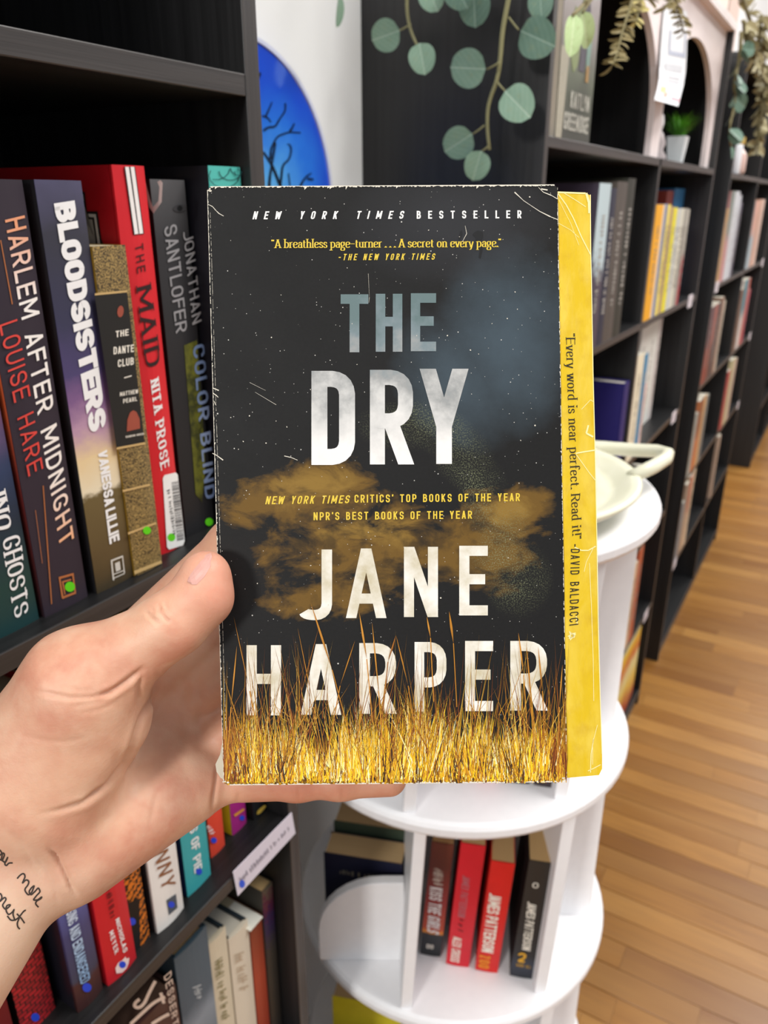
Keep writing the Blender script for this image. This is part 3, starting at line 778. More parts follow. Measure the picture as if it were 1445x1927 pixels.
fingers = [[K(240, 1225, .315, 12, 440, 1024, .307, 9.6), K(440, 1024, .307, 9.6, 610, 960, .303, 8.5)],
           [K(285, 1290, .315, 12.5, 480, 1110, .309, 11)],
           [K(330, 1335, .318, 11.5, 520, 1190, .306, 9.5), K(520, 1190, .306, 9.5, 690, 1150, .304, 8.2)],
           [K(360, 1412, .318, 11, 545, 1325, .307, 9), K(545, 1325, .307, 9, 700, 1310, .305, 8)],
           [K(385, 1462, .310, 10.2, 560, 1467, .3055, 7.8), K(560, 1467, .3055, 7.8, 640, 1466, .304, 7.5), K(640, 1466, .304, 7.5, 733, 1466, .303, 6.6)]]
hs = 0.0013
lo = np.array([-.168, -.150, .222]); hi = np.array([.012, .002, .345])
# the arm reaches past the frame's left edge
lo[0] = -.235; lo[1] = -.245
nx_, ny_, nz_ = [int(v) for v in np.ceil((hi - lo) / hs)]
def hand_sdf(P):
    arm = smin(cone(P, *palm[0]), cone(P, *palm[1]), .012); d = None
    for c in palm[2:]:
        e = cone(P, *c); d = e if d is None else smin(d, e, .010)
    d = smin(d, arm, .0055)
    tb = None
    for c in thumb:
        e = cone(P, *c); tb = e if tb is None else smin(tb, e, .005)
    d = smin(d, tb, .007)
    for fg in fingers:
        fd = None
        for c in fg:
            e = cone(P, *c); fd = e if fd is None else smin(fd, e, .004)
        d = smin(d, fd, .004)
    return d
def surface_nets(lo, n, h):
    gx, gy, gz = (lo[i] + h * np.arange(n[i]) for i in range(3))
    S = np.empty(n, np.float32)
    for i in range(n[0]):
        Y, Z = np.meshgrid(gy, gz, indexing='ij'); P = np.stack([np.full_like(Y, gx[i]), Y, Z], -1)
        S[i] = hand_sdf(P)
    neg = S < 0
    cnt = sum(neg[a:n[0] - 1 + a, b:n[1] - 1 + b, c:n[2] - 1 + c].astype(np.int8) for a in (0, 1) for b in (0, 1) for c in (0, 1))
    act = (cnt > 0) & (cnt < 8); ids = np.full(act.shape, -1, np.int64); ijk = np.argwhere(act); ids[act] = np.arange(len(ijk))
    acc = np.zeros((len(ijk), 3)); num = np.zeros(len(ijk))
    cor = [(a, b, c) for a in (0, 1) for b in (0, 1) for c in (0, 1)]
    val = {q: S[ijk[:, 0] + q[0], ijk[:, 1] + q[1], ijk[:, 2] + q[2]] for q in cor}
    for q in cor:
        for ax in range(3):
            if q[ax] == 0:
                p = list(q); p[ax] = 1; p = tuple(p); v0, v1 = val[q], val[p]; m = (v0 < 0) != (v1 < 0)
                tt = np.where(m, v0 / np.where(v0 == v1, 1, v0 - v1), 0); e = np.tile(np.array(q, float), (len(ijk), 1)); e[:, ax] = tt
                acc += e * m[:, None]; num += m
    V = lo + h * (ijk + acc / num[:, None]); Fc = []
    for ax in range(3):
        b, c = (ax + 1) % 3, (ax + 2) % 3; s0 = [slice(None)] * 3; s1 = [slice(None)] * 3; s0[ax] = slice(0, -1); s1[ax] = slice(1, None)
        a0, a1 = neg[tuple(s0)], neg[tuple(s1)]; e = np.argwhere(a0 != a1); e = e[(e[:, b] > 0) & (e[:, c] > 0) & (e[:, b] < n[b] - 1) & (e[:, c] < n[c] - 1)]
        def cell(db, dc):
            q = e.copy(); q[:, b] += db; q[:, c] += dc; return ids[q[:, 0], q[:, 1], q[:, 2]]
        quad = np.stack([cell(-1, -1), cell(0, -1), cell(0, 0), cell(-1, 0)], 1)
        fl = ~a0[tuple(e.T)]; quad[fl] = quad[fl][:, ::-1]; Fc.append(quad)
    return V, np.concatenate(Fc)
HV, HF = surface_nets(lo, (nx_, ny_, nz_), hs)
def refine(V, Q):
    """each quad into four"""
    E = np.stack([Q, np.roll(Q, -1, 1)], -1).reshape(-1, 2); Es = np.sort(E, 1); un, inv = np.unique(Es, axis=0, return_inverse=True); inv = inv.reshape(-1, 4)
    em = (V[un[:, 0]] + V[un[:, 1]]) / 2; fc = V[Q].mean(1); n0, n1 = len(V), len(V) + len(un); f = n1 + np.arange(len(Q))
    Q2 = np.concatenate([np.stack([Q[:, k], n0 + inv[:, k], f, n0 + inv[:, k - 1]], 1) for k in range(4)])
    return np.concatenate([V, em, fc]), Q2
HV, HF = refine(HV, HF)
for _ in range(2):                     # settle the vertices on the surface
    dv = hand_sdf(HV); e = 4e-4; gr = np.stack([hand_sdf(HV + np.eye(3)[i] * e) - dv for i in range(3)], 1) / e
    gr /= np.maximum(np.linalg.norm(gr, axis=1), 1e-6)[:, None]; HV = HV - gr * dv[:, None]
# folds of the skin: narrow grooves and a soft swell beside them
px_ = W / 2 + F * HV[:, 0] / HV[:, 2]; py_ = H / 2 - F * HV[:, 1] / HV[:, 2]; facing = (gr[:, 2] < .35)
def groove(pts, depth, wid, swell=.35):
    global HV
    best = np.full(len(HV), 1e9); par = np.zeros(len(HV)); run = 0.0
    for (xa, ya), (xb, yb) in zip(pts, pts[1:]):
        dx, dy = xb - xa, yb - ya; L = math.hypot(dx, dy); tt = np.clip(((px_ - xa) * dx + (py_ - ya) * dy) / (dx * dx + dy * dy), 0, 1)
        e = np.hypot(px_ - xa - tt * dx, py_ - ya - tt * dy); m = e < best; best = np.where(m, e, best); par = np.where(m, run + tt * L, par); run += L
    fade = np.clip(np.minimum(par, run - par) / (.28 * run) + .02, 0, 1); depth = depth * fade * fade * (3 - 2 * fade)
    g = np.exp(-(best / wid) ** 2) - swell * np.exp(-((best - 2.1 * wid) / (1.3 * wid)) ** 2)
    HV = HV - gr * (g * depth * mm * facing)[:, None]
groove([(55, 1298), (85, 1304), (130, 1313), (175, 1312), (210, 1302), (240, 1280)], .5, 4, .2)
groove([(180, 1312), (208, 1303), (235, 1285), (262, 1264), (275, 1250)], 1.3, 5, .3)
groove([(110, 1290), (150, 1300), (190, 1300)], .2, 4, .1); groove([(130, 1330), (180, 1322), (215, 1312)], .2, 4, .1); groove([(140, 1345), (190, 1335), (225, 1318)], .15, 4, .1)
groove([(298, 1245), (299, 1275), (288, 1310), (266, 1350), (252, 1395), (236, 1440), (205, 1480), (160, 1510), (115, 1524), (60, 1535)], 1.3, 5, .2)
groove([(240, 1400), (225, 1450), (195, 1485), (150, 1508)], .8, 14, 0)
groove([(262, 1330), (262, 1290), (270, 1262)], .7, 5, .2)
groove([(273, 1148), (284, 1162), (294, 1169), (306, 1173)], .5, 3.6, .3); groove([(297, 1134), (302, 1152), (313, 1166), (325, 1172)], .7, 3.6, .3); groove([(285, 1142), (291, 1158)], .3, 3, .2); groove([(308, 1130), (314, 1148), (322, 1158)], .3, 3.5, .2)
groove([(84, 1590), (106, 1612), (120, 1640), (132, 1668), (148, 1694)], 1.5, 5, .15); groove([(62, 1606), (88, 1640), (104, 1680), (112, 1712)], .35, 4, .1); groove([(0, 1552), (40, 1590), (70, 1640), (90, 1690)], .25, 5, .1)
groove([(409, 1430), (407, 1470), (402, 1500), (398, 1530)], .9, 4, .15)
groove([(30, 1380), (80, 1393), (120, 1397), (180, 1385)], .2, 5, .1); groove([(280, 1560), (292, 1510), (300, 1480)], .25, 5, .1); groove([(330, 1250), (345, 1300), (350, 1380), (340, 1430)], .5, 12, .1); groove([(372, 1260), (376, 1340), (378, 1420)], .5, 10, .1)
groove([(450, 1490), (447, 1512)], .5, 4, .1); groove([(562, 1480), (562, 1512)], .3, 4, .1); groove([(645, 1480), (645, 1512)], .3, 4, .1)
# drop the slices that end at the box sides far outside the picture
camM = Matrix((RT, UP, FWD)).transposed()
wrist = at(20, 1620, .28)
HWv = [CAM + RT * float(v[0]) + UP * float(v[1]) + FWD * float(v[2]) for v in HV]
me = bpy.data.meshes.new('person'); me.from_pydata([tuple(p - wrist) for p in HWv], [], [tuple(int(i) for i in f) for f in HF]); me.update()
bmx = bmesh.new(); bmx.from_mesh(me)
bmesh.ops.recalc_face_normals(bmx, faces=bmx.faces); bmesh.ops.smooth_vert(bmx, verts=bmx.verts, factor=.35, use_axis_x=True, use_axis_y=True, use_axis_z=True)
bmx.to_mesh(me); bmx.free()
me.polygons.foreach_set('use_smooth', [True] * len(me.polygons))
hand = bpy.data.objects.new('person', me); COL.objects.link(hand); hand.location = wrist; hand.matrix_basis = Matrix.Translation(wrist)
tag(hand, 'bare hand and tattooed wrist gripping the dark paperback, thumb on its cover', 'person')
def skin():
    t = NT('skin'); co = t.coord(); a = t.noise(co, 32, 4, .6); b = t.noise(co, 90, 3); f = t.noise(co, 1500, 2); vo = t.n('ShaderNodeTexVoronoi'); t.link(co, vo.inputs['Vector']); vo.inputs['Scale'].default_value = 700
    c = t.mix(t.ramp(a, [(.35, 0.0), (.65, 1.0)]), 'e3b597', 'd2947a')
    c = t.mix(t.ramp(b, [(.45, 0.0), (.75, .5)]), c, 'ecc9ac')
    tip = hand.matrix_basis.inverted() @ at(400, 1095, .258)
    d = t.n('ShaderNodeVectorMath', operation='DISTANCE'); t.link(co, d.inputs[0]); d.inputs[1].default_value = tip
    c = t.mix(t.ramp(d.outputs['Value'], [(.004, .55), (.022, 0.0)]), c, 'd98d78')
    fg = hand.matrix_basis.inverted() @ at(600, 1470, .304)
    d2 = t.n('ShaderNodeVectorMath', operation='DISTANCE'); t.link(co, d2.inputs[0]); d2.inputs[1].default_value = fg
    c = t.mix(t.ramp(d2.outputs['Value'], [(.02, .45), (.05, 0.0)]), c, 'c4775c')
    ar = hand.matrix_basis.inverted() @ at(0, 1750, .262)
    d3 = t.n('ShaderNodeVectorMath', operation='DISTANCE'); t.link(co, d3.inputs[0]); d3.inputs[1].default_value = ar
    c = t.mix(t.ramp(d3.outputs['Value'], [(.01, .7), (.045, 0.0)]), c, 'e4c8ae')
    h = t.math('ADD', f, t.math('MULTIPLY', vo.outputs['Distance'], .6)); t.bump(h, .16, .0004)
    t.b.inputs['Subsurface Weight'].default_value = .22; t.b.inputs['Subsurface Radius'].default_value = (1.0, .35, .2); t.b.inputs['Subsurface Scale'].default_value = .003
    return t.done(c, .46, .4)
me.materials.append(skin())
bvh = BVHTree.FromPolygons([tuple(CAM + RT * float(v[0]) + UP * float(v[1]) + FWD * float(v[2])) for v in HV], [tuple(int(i) for i in f) for f in HF])
def on_hand(x, y, lift=.0003):
    r = ray(x, y).normalized(); h = bvh.ray_cast(CAM, r)
    return None if h[0] is None else h[0] - r * lift - wrist
# thumb nail, a curved plate set on the thumb
edge_lo = [(352, 1094), (361, 1100), (370, 1100), (384, 1086), (396, 1066), (399, 1048)]
edge_hi = [(352, 1094), (356, 1084), (364, 1073), (376, 1058), (387, 1044), (397, 1040)]
mb = MB(); rows = []
for (xa, ya), (xb, yb) in zip(edge_lo, edge_hi):
    row = []
    for k in range(5):
        q = k / 4; p = on_hand(xa + (xb - xa) * q, ya + (yb - ya) * q, .00015 + .0002 * math.sin(q * math.pi)); row.append(p)
    rows.append(row)
for r0, r1 in zip(rows, rows[1:]):
    for k in range(4):
        q = [r0[k], r0[k + 1], r1[k + 1], r1[k]]
        if all(v is not None for v in q): mb.poly(q[::-1])
t = NT('nail'); v = t.noise(t.coord(), 300, 3); nail_m = t.done(t.mix(v, 'cf978a', 'd9a99d'), .34, .4)
mb.build('thumb_nail', nail_m, hand, smooth=True)
# handwriting tattoo on the wrist
def hand_stroke(mb, pts, w):
    pts = rp(pts, 3, 3)
    for (xa, ya), (xb, yb) in zip(pts, pts[1:]):
        d = math.hypot(xb - xa, yb - ya)
        if d < .05: continue
        nx, ny = -(yb - ya) / d * w, (xb - xa) / d * w; ox, oy = (xb - xa) / d * .6, (yb - ya) / d * .6
        q = [on_hand(x, y, .00015) for x, y in ((xa + nx - ox, ya + ny - oy), (xb + nx + ox, yb + ny + oy), (xb - nx + ox, yb - ny + oy), (xa - nx - ox, ya - ny - oy))]
        if all(v is not None for v in q): mb.poly(q)
mb = MB()
for pts in ([(-12, 1592), (0, 1600), (4, 1606), (-6, 1614), (4, 1620), (9, 1608), (5, 1604), (2, 1618), (10, 1624), (15, 1612), (8, 1626), (12, 1630), (16, 1624), (23, 1624)],
            [(32.5, 1653), (37.4, 1647), (44.3, 1643), (47.7, 1649), (41.5, 1663), (49, 1655), (54.7, 1658), (53, 1665), (46.4, 1673), (47.7, 1678), (53.3, 1685), (59.5, 1680), (65, 1666), (59.5, 1670), (54, 1678), (58, 1685), (66.4, 1677), (72, 1670), (76, 1678), (69, 1685), (62, 1694), (70.6, 1694), (79, 1687), (77.5, 1691), (68, 1696), (66.4, 1701), (72, 1707)],
            [(-8, 1680), (2, 1682), (4, 1690), (-2, 1698), (9, 1688), (12, 1692), (4, 1704), (10, 1712), (18, 1706), (20, 1702), (12, 1704), (11, 1714), (16, 1722), (24, 1716), (27, 1710), (24, 1720), (28, 1732), (20, 1732), (14, 1724)],
            [(28, 1732), (36, 1726), (45, 1714), (48, 1713)], [(36, 1728), (32, 1738), (34, 1746), (37, 1748)], [(32, 1720), (40, 1728), (46, 1737)]):
    hand_stroke(mb, pts, 1.4)
mb.build('wrist_tattoo', flat('3d3530', .6), hand)

# ================================================================ books
M_PAGES = paper_mat('pages_cream', 'd8ccb0', 'bfb08c', 0)
M_PAGEW = paper_mat('pages_white', 'e2ddd0', 'c9c2b0', 0)
M_PAGET = paper_mat('pages_tan', 'cdb082', 'b3925f', 0)
def book(label, u0, T, Hh, depth, n, z, spine, cover=None, pages=None, hard=False, group=None, name='book', rotz=None, loc=None, slim=False, lean=0.0):
    """standing book: local x = thickness, y = from spine to fore-edge, z up"""
    t = thing(name, label, 'book', C(u0, n, z) if loc is None else loc, PHI if rotz is None else rotz, group)
    if lean:
        R3 = Matrix.Rotation(PHI if rotz is None else rotz, 3, 'Z') @ Matrix.Rotation(lean, 3, 'Y')
        t.matrix_basis = Matrix.LocRotScale(Vector(t.location), R3, None)
    c = .0028 if hard else .0007; ov = .003 if hard else .0; cover = cover or spine
    mb = MB()
    mb.box((0, c * .5, 0), (c, depth, Hh), 1); mb.box((T - c, c * .5, 0), (T, depth, Hh), 1)
    nseg = 2 if slim else 6; bulge = min(.0018 if hard else .0009, T * .08)
    out = [(T * k / nseg, -bulge * math.sin(math.pi * k / nseg)) for k in range(nseg + 1)]
    mb.prism([(x, y, 0) for x, y in out] + [(T, c, 0), (0, c, 0)], (0, 0, Hh), 0)
    mb.build('cover', [spine, cover], t)
    mb = MB(); mb.box((c, c + .001, ov), (T - c, depth - ov - .0008, Hh - ov - .0004)); mb.build('page_block', pages or M_PAGES, t)
    t['_n'] = 1; del t['_n']
    return t, (C(u0, n, z) if loc is None else Vector(loc), NX if rotz is None else None, bulge)
def sp(bk, extra=.0002):
    """plane just above the spine of a book standing in a bookcase"""
    return (bk[1][0] + NX * (bk[1][2] + extra), NX)
def dot(bk, x, y, r, col, rot=.3, name='price_dot'):
    mb = MB(); print_poly(mb, disc_px(x, y, r, r, 20), sp(bk), .0003); return mb.build(name, flat(col, .4, .04), bk[0], world=True)
def shape(bk, name, polys, mat, lift=.0001):
    if name in ('rule', 'gilt_rule', 'ornament', 'stripe', 'eye_print') and len(polys) > 1:
        return [shape(bk, name, [p], mat, lift) for p in polys]
    mb = MB()
    for i, p in enumerate(polys): print_poly(mb, p, sp(bk), lift + (i % 20) * 4e-6)
    return mb.build(name, mat, bk[0], world=True)
Z2, Z3, Z4 = SHELF[1], SHELF[2], SHELF[3]
WHITE = flat('f0efee', .45, .03)
GREEN, BLUE = '5ed01a', '2748d0'
GRP2 = 'novels on the eye-level shelf of the near bookcase'

b = book('dark teal book with white GHOSTS lettering at the picture edge', .199, .0335, .212, .15, -.3600, Z2, grad('ghost_spine', .212, [(0.0, '12383a'), (.12, '173c38'), (.3, '1c2b3c'), (.42, '2b3b5c'), (.5, '5a4a6e'), (.58, '7d4a68'), (.62, '3a3a42'), (1, '2c2c31')], amp=.14, nscale=18, stretch=(.6, 1, 3)), flat('1d2f33'), group=GRP2)
print_text('lettering', 'GHOSTS', [(38, 1003), (55, 1150), (27, 1166), (2, 1016)], sp(b), WHITE, b[0], w=.68, t=.17, th=.07, gap=.10, serif=True)
print_text('lettering', 'INO', [(10, 922), (24, 992), (-8, 1000), (-20, 934)], sp(b), WHITE, b[0], w=.68, t=.17, th=.07, gap=.10, serif=True)
b = book('plum novel HARLEM AFTER MIDNIGHT by Louise Hare, red edge', .2351, .0294, .2265, .15, -.3582, Z2, flat('2e2530', .5, .12), grad('harlem_cover', .2265, [(0, '2a1a1f'), (.35, '6a2420'), (.6, 'c2562c'), (.8, 'a8402a'), (1, '33242c')], amp=.1), group=GRP2)
hm = grad('harlem_ink', .2265, [(0, 'e08a4e'), (.18, 'f0b48a'), (.34, 'f5ece4'), (.75, 'f5f0ea'), (.9, 'e8a27c'), (1, 'e08a5a')])
print_text('lettering', 'HARLEM AFTER MIDNIGHT', [(46, 405), (139, 1012), (113, 1032), (9, 414)], sp(b), hm, b[0], w=.72, t=.15, gap=.22, space=.42)
print_text('lettering', 'LOUISE HARE', [(32, 600), (81, 880), (53, 896), (-2, 612)], sp(b), flat('d8453c', .5), b[0], w=.72, t=.12, gap=.24, space=.5)
OR = flat('b06a3c', .5)
shape(b, 'rule', [[(0, 452), (2, 452), (24, 572), (22, 573)], [(80, 914), (82, 914), (98, 1136), (96, 1137)], [(66, 960), (67, 960), (80, 1060), (79, 1060)]], OR)
shape(b, 'publisher_mark', [[(110, 1086), (138, 1078), (139, 1082), (111, 1090)], [(110, 1086), (113, 1085), (120, 1127), (116, 1126)], [(135, 1079), (138, 1078), (143, 1116), (140, 1116)], [(116, 1123), (142, 1113), (143, 1117), (117, 1127)], [(116, 1094), (133, 1089), (134, 1092), (117, 1097)], [(116, 1094), (119, 1094), (123, 1118), (121, 1119)], [(121, 1103), (129, 1100), (131, 1108), (123, 1111)]], OR)
dot(b, 131, 1104, 9.5, GREEN)
b = book('BLOOD SISTERS by Vanessa Lillie, sunset spine and black cover', .2695, .0279, .2267, .15, -.3557, Z2, grad('blood_spine', .2267, [(0, '3d3320'), (.1, '5b4a2c'), (.26, '6a5a36'), (.275, 'e6d9bb'), (.36, 'e3c99a'), (.43, 'b690a8'), (.5, '7c5a86'), (.58, '4a406c'), (.7, '34344e'), (.88, '33333f'), (1, '4c4a66')], amp=.10, nscale=40, stretch=(1, 1, 1.6)), flat('1a1a1d', .45), group=GRP2)
print_text('lettering', 'BLOOD SISTERS', [(140, 377), (201, 800), (169, 817), (101, 383)], sp(b), WHITE, b[0], w=.70, t=.26, gap=.02, space=-.02)
print_text('lettering', 'VANESSA LILLIE', [(201, 846), (225, 1015), (206, 1024), (184, 850)], sp(b), WHITE, b[0], w=.66, t=.22, gap=.06, space=.15)
shape(b, 'publisher_mark', [[(208, 1054), (231, 1045), (232, 1048), (209, 1057)], [(208, 1054), (211, 1053), (215, 1092), (212, 1092)], [(229, 1046), (231, 1045), (235, 1078), (233, 1079)], [(213, 1080), (234, 1072), (234, 1074), (213, 1082)], [(214, 1087), (234, 1078), (234, 1080), (214, 1089)], [(216, 1060), (225, 1056), (227, 1072), (218, 1076)]], flat('cfcbc2', .5))
GOLD = None
def ornate(name, base, line):
    t = NT(name); co = t.coord(); w = t.n('ShaderNodeTexWave', wave_type='RINGS'); t.link(t.mapping(co, scale=(1, 1, .8)), w.inputs['Vector'])
    w.inputs['Scale'].default_value = 190; w.inputs['Distortion'].default_value = 16; w.inputs['Detail'].default_value = 3; w.inputs['Detail Scale'].default_value = 2.2
    return t.done(t.ramp(w.outputs['Fac'], [(.45, base), (.62, line)]), .4, .5)
b = book('small gilt-banded paperback THE DANTE CLUB by Matthew Pearl', .2977, .0225, .1945, .13, -.3540, Z2, ornate('gilt_scroll', '4a3c24', 'a08650'), flat('8a6a1e', .5), M_PAGES, group=GRP2)
shape(b, 'title_panel', [[(178, 556), (239, 550), (272, 832), (219, 842)]], flat('1a1917', .5), .0001)
shape(b, 'gilt_rule', [[(178, 552), (239, 546), (239, 550), (178, 556)], [(219, 842), (272, 832), (273, 836), (219, 846)], [(230, 922), (281, 910), (282, 914), (231, 926)], [(240, 1002), (293, 982), (294, 986), (241, 1006)], [(252, 1074), (303, 1054), (304, 1060), (253, 1081)]], flat('c8a870', .4), .0002)
CRM = flat('ece6d8', .5)
for s, q in (('THE', Q(217, 241, 623, 635, 4)), ('DANTE', Q(213, 251, 653, 667, 5)), ('CLUB', Q(221, 251, 677, 691, 5)), ('MATTHEW', Q(225, 259, 738, 746, 6)), ('PEARL', Q(231, 257, 751, 759, 5)), ('RANDOM HOUSE', Q(236, 270, 820, 824, 6))):
    print_text('lettering', s, q, sp(b), CRM, b[0], w=.5, t=.16, gap=.14, lift=.0003)
shape(b, 'ornament', [disc_px(226, 586, 6, 11, 14, .1), [(238, 812), (239, 790), (244, 776), (250, 772), (256, 775), (262, 788), (263, 806)]], flat('9a4a38', .5), .0003)
shape(b, 'rule', [[(233, 710), (247, 706), (247, 708), (233, 712)]], CRM, .0003)
dot(b, 276, 998, 7.5, GREEN)
b = book('tall red hardcover THE MAID by Nita Prose with barcode sticker', .3262, .0235, .2355, .165, -.3640, Z2, flat('d5202a', .42, .06), flat('b3141f', .42, .08), M_PAGEW, hard=True, group=GRP2)  # near cover repeats the spine red darker, its shade put into the colour
print_text('lettering', 'THE', [(269, 457), (274, 510), (258, 515), (254, 461)], sp(b), flat('4a0c10', .5), b[0], w=.6, t=.13, gap=.35)
print_text('lettering', 'MAID', [(284, 534), (303, 684), (274, 694), (256, 542)], sp(b), flat('2a1012', .5), b[0], w=.82, t=.17, th=.07, gap=.20, serif=True)
print_text('lettering', 'NITA PROSE', [(298, 710), (319, 876), (302, 886), (283, 717)], sp(b), WHITE, b[0], w=.66, t=.2, th=.10, gap=.18, space=.3, serif=True)
shape(b, 'stripe', [[(233, 314), (254, 314), (271, 440), (251, 442)]], flat('1d1416', .5), .0001)
shape(b, 'stripe', [[(235, 314), (242, 314), (260, 440), (253, 441)], [(245, 314), (252, 314), (269, 439), (262, 440)]], flat('f1edea', .5), .0002)
shape(b, 'barcode_sticker', [[(306, 900), (309, 894), (330, 889), (334, 893), (347, 1018), (344, 1026), (318, 1034), (314, 1030)]], flat('efefec', .4), .0002)
bars = []; R_ = random.Random(4); y = 905
while y < 1015:
    hgt = R_.choice([1, 1.5, 2.4]); k = (y - 893) / 130.; xl, xr = 321 + 12 * k, 334 + 12 * k
    bars.append([(xl, y + 3), (xr, y), (xr, y + hgt), (xl, y + 3 + hgt)]); y += hgt + R_.choice([1.2, 1.8, 2.6])
shape(b, 'barcode', bars, flat('2a2a2c', .5), .0004)
print_text('lettering', 17, [(319, 920), (331, 1006), (325, 1009), (313, 923)], sp(b), flat('2a2a2c', .5), b[0], w=.5, t=.16, gap=.12, lift=.0004)
dot(b, 322, 1011, 7.5, GREEN)
# stepped ornament on the near cover of the red book
cpl = (C(.3262, 0, 0) - UX * .0002, -UX)
mb = MB()
for pts, mi in (([(152, 358), (160, 362), (164, 398), (184, 398), (191, 450), (200, 470), (165, 470)], 0), ([(153, 364), (157, 366), (161, 402), (181, 403), (188, 452), (192, 470), (166, 470)], 1), ([(156, 372), (158, 408), (178, 409), (184, 452), (186, 470), (168, 470)], 0), ([(157, 378), (160, 412), (175, 413), (181, 452), (182, 470), (170, 470)], 2)):
    mb.poly([pix_plane(x, y, *cpl) - UX * (.0002 + .0001 * len(mb.f)) for x, y in pts], mi)
mb.build('ornament', [flat('1f1a1b', .5), flat('cfc8c2', .5), flat('9d9892', .5)], b[0], world=True)
b = book('charcoal book COLOR BLIND by Jonathan Santlofer, torn white tape at its head', .3585, .0285, .2290, .155, -.3695, Z2, grad('santlofer_spine', .229, [(0, '1b1b1d'), (.5, '232325'), (.85, '323234'), (1, '5a5a5c')], amp=.05), flat('1f1719', .5), group=GRP2)
GRY = flat('9c9c9e', .5)
print_text('lettering', 'JONATHAN', [(362, 430), (379, 604), (362, 612), (344, 437)], sp(b), GRY, b[0], w=.62, t=.13, gap=.16)
print_text('lettering', 'SANTLOFER', [(332, 420), (352, 622), (331, 628), (308, 428)], sp(b), GRY, b[0], w=.62, t=.13, gap=.14)
cb = grad('color_blind_ink', .229, [(0, '5a6f96'), (.3, '8fa3c6'), (.5, '6f86ad'), (.75, '7f97c0'), (1, '4a5a80')], amp=.4, nscale=60)
shape(b, 'glow_print', [[(346, 650), (370, 640), (380, 770), (386, 880), (380, 945), (368, 930), (358, 800)]], grad('yellow_glow', .229, [(0, '2c2f14'), (.2, '66681e'), (.35, '2e3314'), (.5, '6a6c22'), (.7, '272a18'), (1, '55602a')], amp=.9, nscale=70), .0001)
print_text('lettering', 'COLOR BLIND', [(384, 645), (404, 935), (386, 940), (362, 652)], sp(b), cb, b[0], w=.66, t=.17, gap=.16, space=.3, lift=.0003)
shape(b, 'eye_print', [disc_px(338, 392, 13, 7, 16, -.1)], flat('3a3a3c', .5), .0001); shape(b, 'eye_print', [disc_px(338, 392, 5, 5.5, 14)], flat('161617', .4), .0002)
dot(b, 393, 982, 7.5, GREEN)
cpl = (C(.3585, 0, 0) - UX * .0003, -UX)
mb = MB()
for pts in ([(268, 338), (273, 339), (283, 377), (288, 390), (298, 378), (300, 352), (296, 342), (302, 339), (306, 344), (304, 380), (289, 402), (281, 390), (274, 362)],):
    mb.poly([pix_plane(x, y, *cpl) for x, y in pts])
mb.build('torn_tape', flat('d8d6d0', .6), b[0], world=True)
b = book('navy book with turquoise swirled spine, last on the shelf by the upright', .3905, .0295, .2370, .17, -.3525, Z2, flat('4fb8ae', .45, .08), flat('14141c', .5), group=GRP2)
sw = []
for cx, cy, r in ((405, 318, 26), (432, 322, 22), (450, 316, 18), (420, 330, 30)):
    for k in range(14):
        a0, a1 = k * .45, k * .45 + .45; rr = r * (1 - .02 * k)
        sw.append([(cx + rr * math.cos(a0), cy + rr * .8 * math.sin(a0)), (cx + rr * math.cos(a1), cy + rr * .8 * math.sin(a1)), (cx + (rr + 1.6) * math.cos(a1), cy + (rr + 1.6) * .8 * math.sin(a1)), (cx + (rr + 1.6) * math.cos(a0), cy + (rr + 1.6) * .8 * math.sin(a0))])
sw = [p for p in sw if all(390 < x < 456 and 315 < y < 360 for x, y in p)]
shape(b, 'swirl_print', sw, flat('123f42', .5), .0001)

# ---- lower shelf, blue dots
GRP3 = 'novels on the shelf below the hand'
def brick_print():
    t = NT('brick_print'); co = t.coord(); k = t.n('ShaderNodeTexBrick'); sv = t.sep(co); cv = t.n('ShaderNodeCombineXYZ'); t.link(sv[0], cv.inputs[0]); t.link(sv[2], cv.inputs[1]); t.link(cv.outputs[0], k.inputs['Vector'])
    k.inputs['Scale'].default_value = 1; k.inputs['Brick Width'].default_value = .006; k.inputs['Row Height'].default_value = .0035; k.inputs['Mortar Size'].default_value = .0004
    k.inputs['Color1'].default_value = lin('c2242c'); k.inputs['Color2'].default_value = lin('8a1a20'); k.inputs['Mortar'].default_value = lin('1d1012')
    return t.done(k.outputs['Color'], .5)
b = book('dark red novel at the picture corner below the wrist', .150, .022, .205, .14, -.372, Z3, flat('6a1218', .5), group=GRP3)
b = book('red and black brick-patterned novel under the wrist', .178, .0245, .205, .14, -.376, Z3, brick_print(), flat('141416'), group=GRP3); dot(b, 66, 1914, 8, BLUE)
b = book('blue cloudy novel MISSING AND ENDANGERED in clear wrap', .2080, .0205, .225, .155, -.3595, Z3, grad('endangered_spine', .225, [(0, '3a1d1c'), (.10, '4a2a2a'), (.12, '3c3f54'), (.3, '42426e'), (.42, '5a5f9e'), (.5, '4c4f86'), (.6, '6f9ad2'), (.75, '6a7fc0'), (1, '39477e')], amp=.12, nscale=30), flat('1b1a22', .3), hard=True, group=GRP3)
print_text('lettering', 'MISSING AND ENDANGERED', [(137, 1682), (170, 1842), (152, 1854), (119, 1698)], sp(b), grad('pale_blue_ink', .225, [(0, '5b90c6'), (.2, '9fc0e0'), (.5, 'eef0f5'), (1, 'dfe8f4')]), b[0], w=.62, t=.17, gap=.10, space=.24)
dot(b, 163, 1858, 8.5, BLUE)
b = book('red hardcover by Nicholas Meyer with blue-dotted emblem', .2315, .0255, .215, .15, -.3575, Z3, flat('c21d28', .4, .08), hard=True, group=GRP3)
print_text('lettering', 'NICHOLAS', [(224, 1726), (240, 1788), (232, 1794), (217, 1731)], sp(b), WHITE, b[0], w=.55, t=.16, gap=.12)
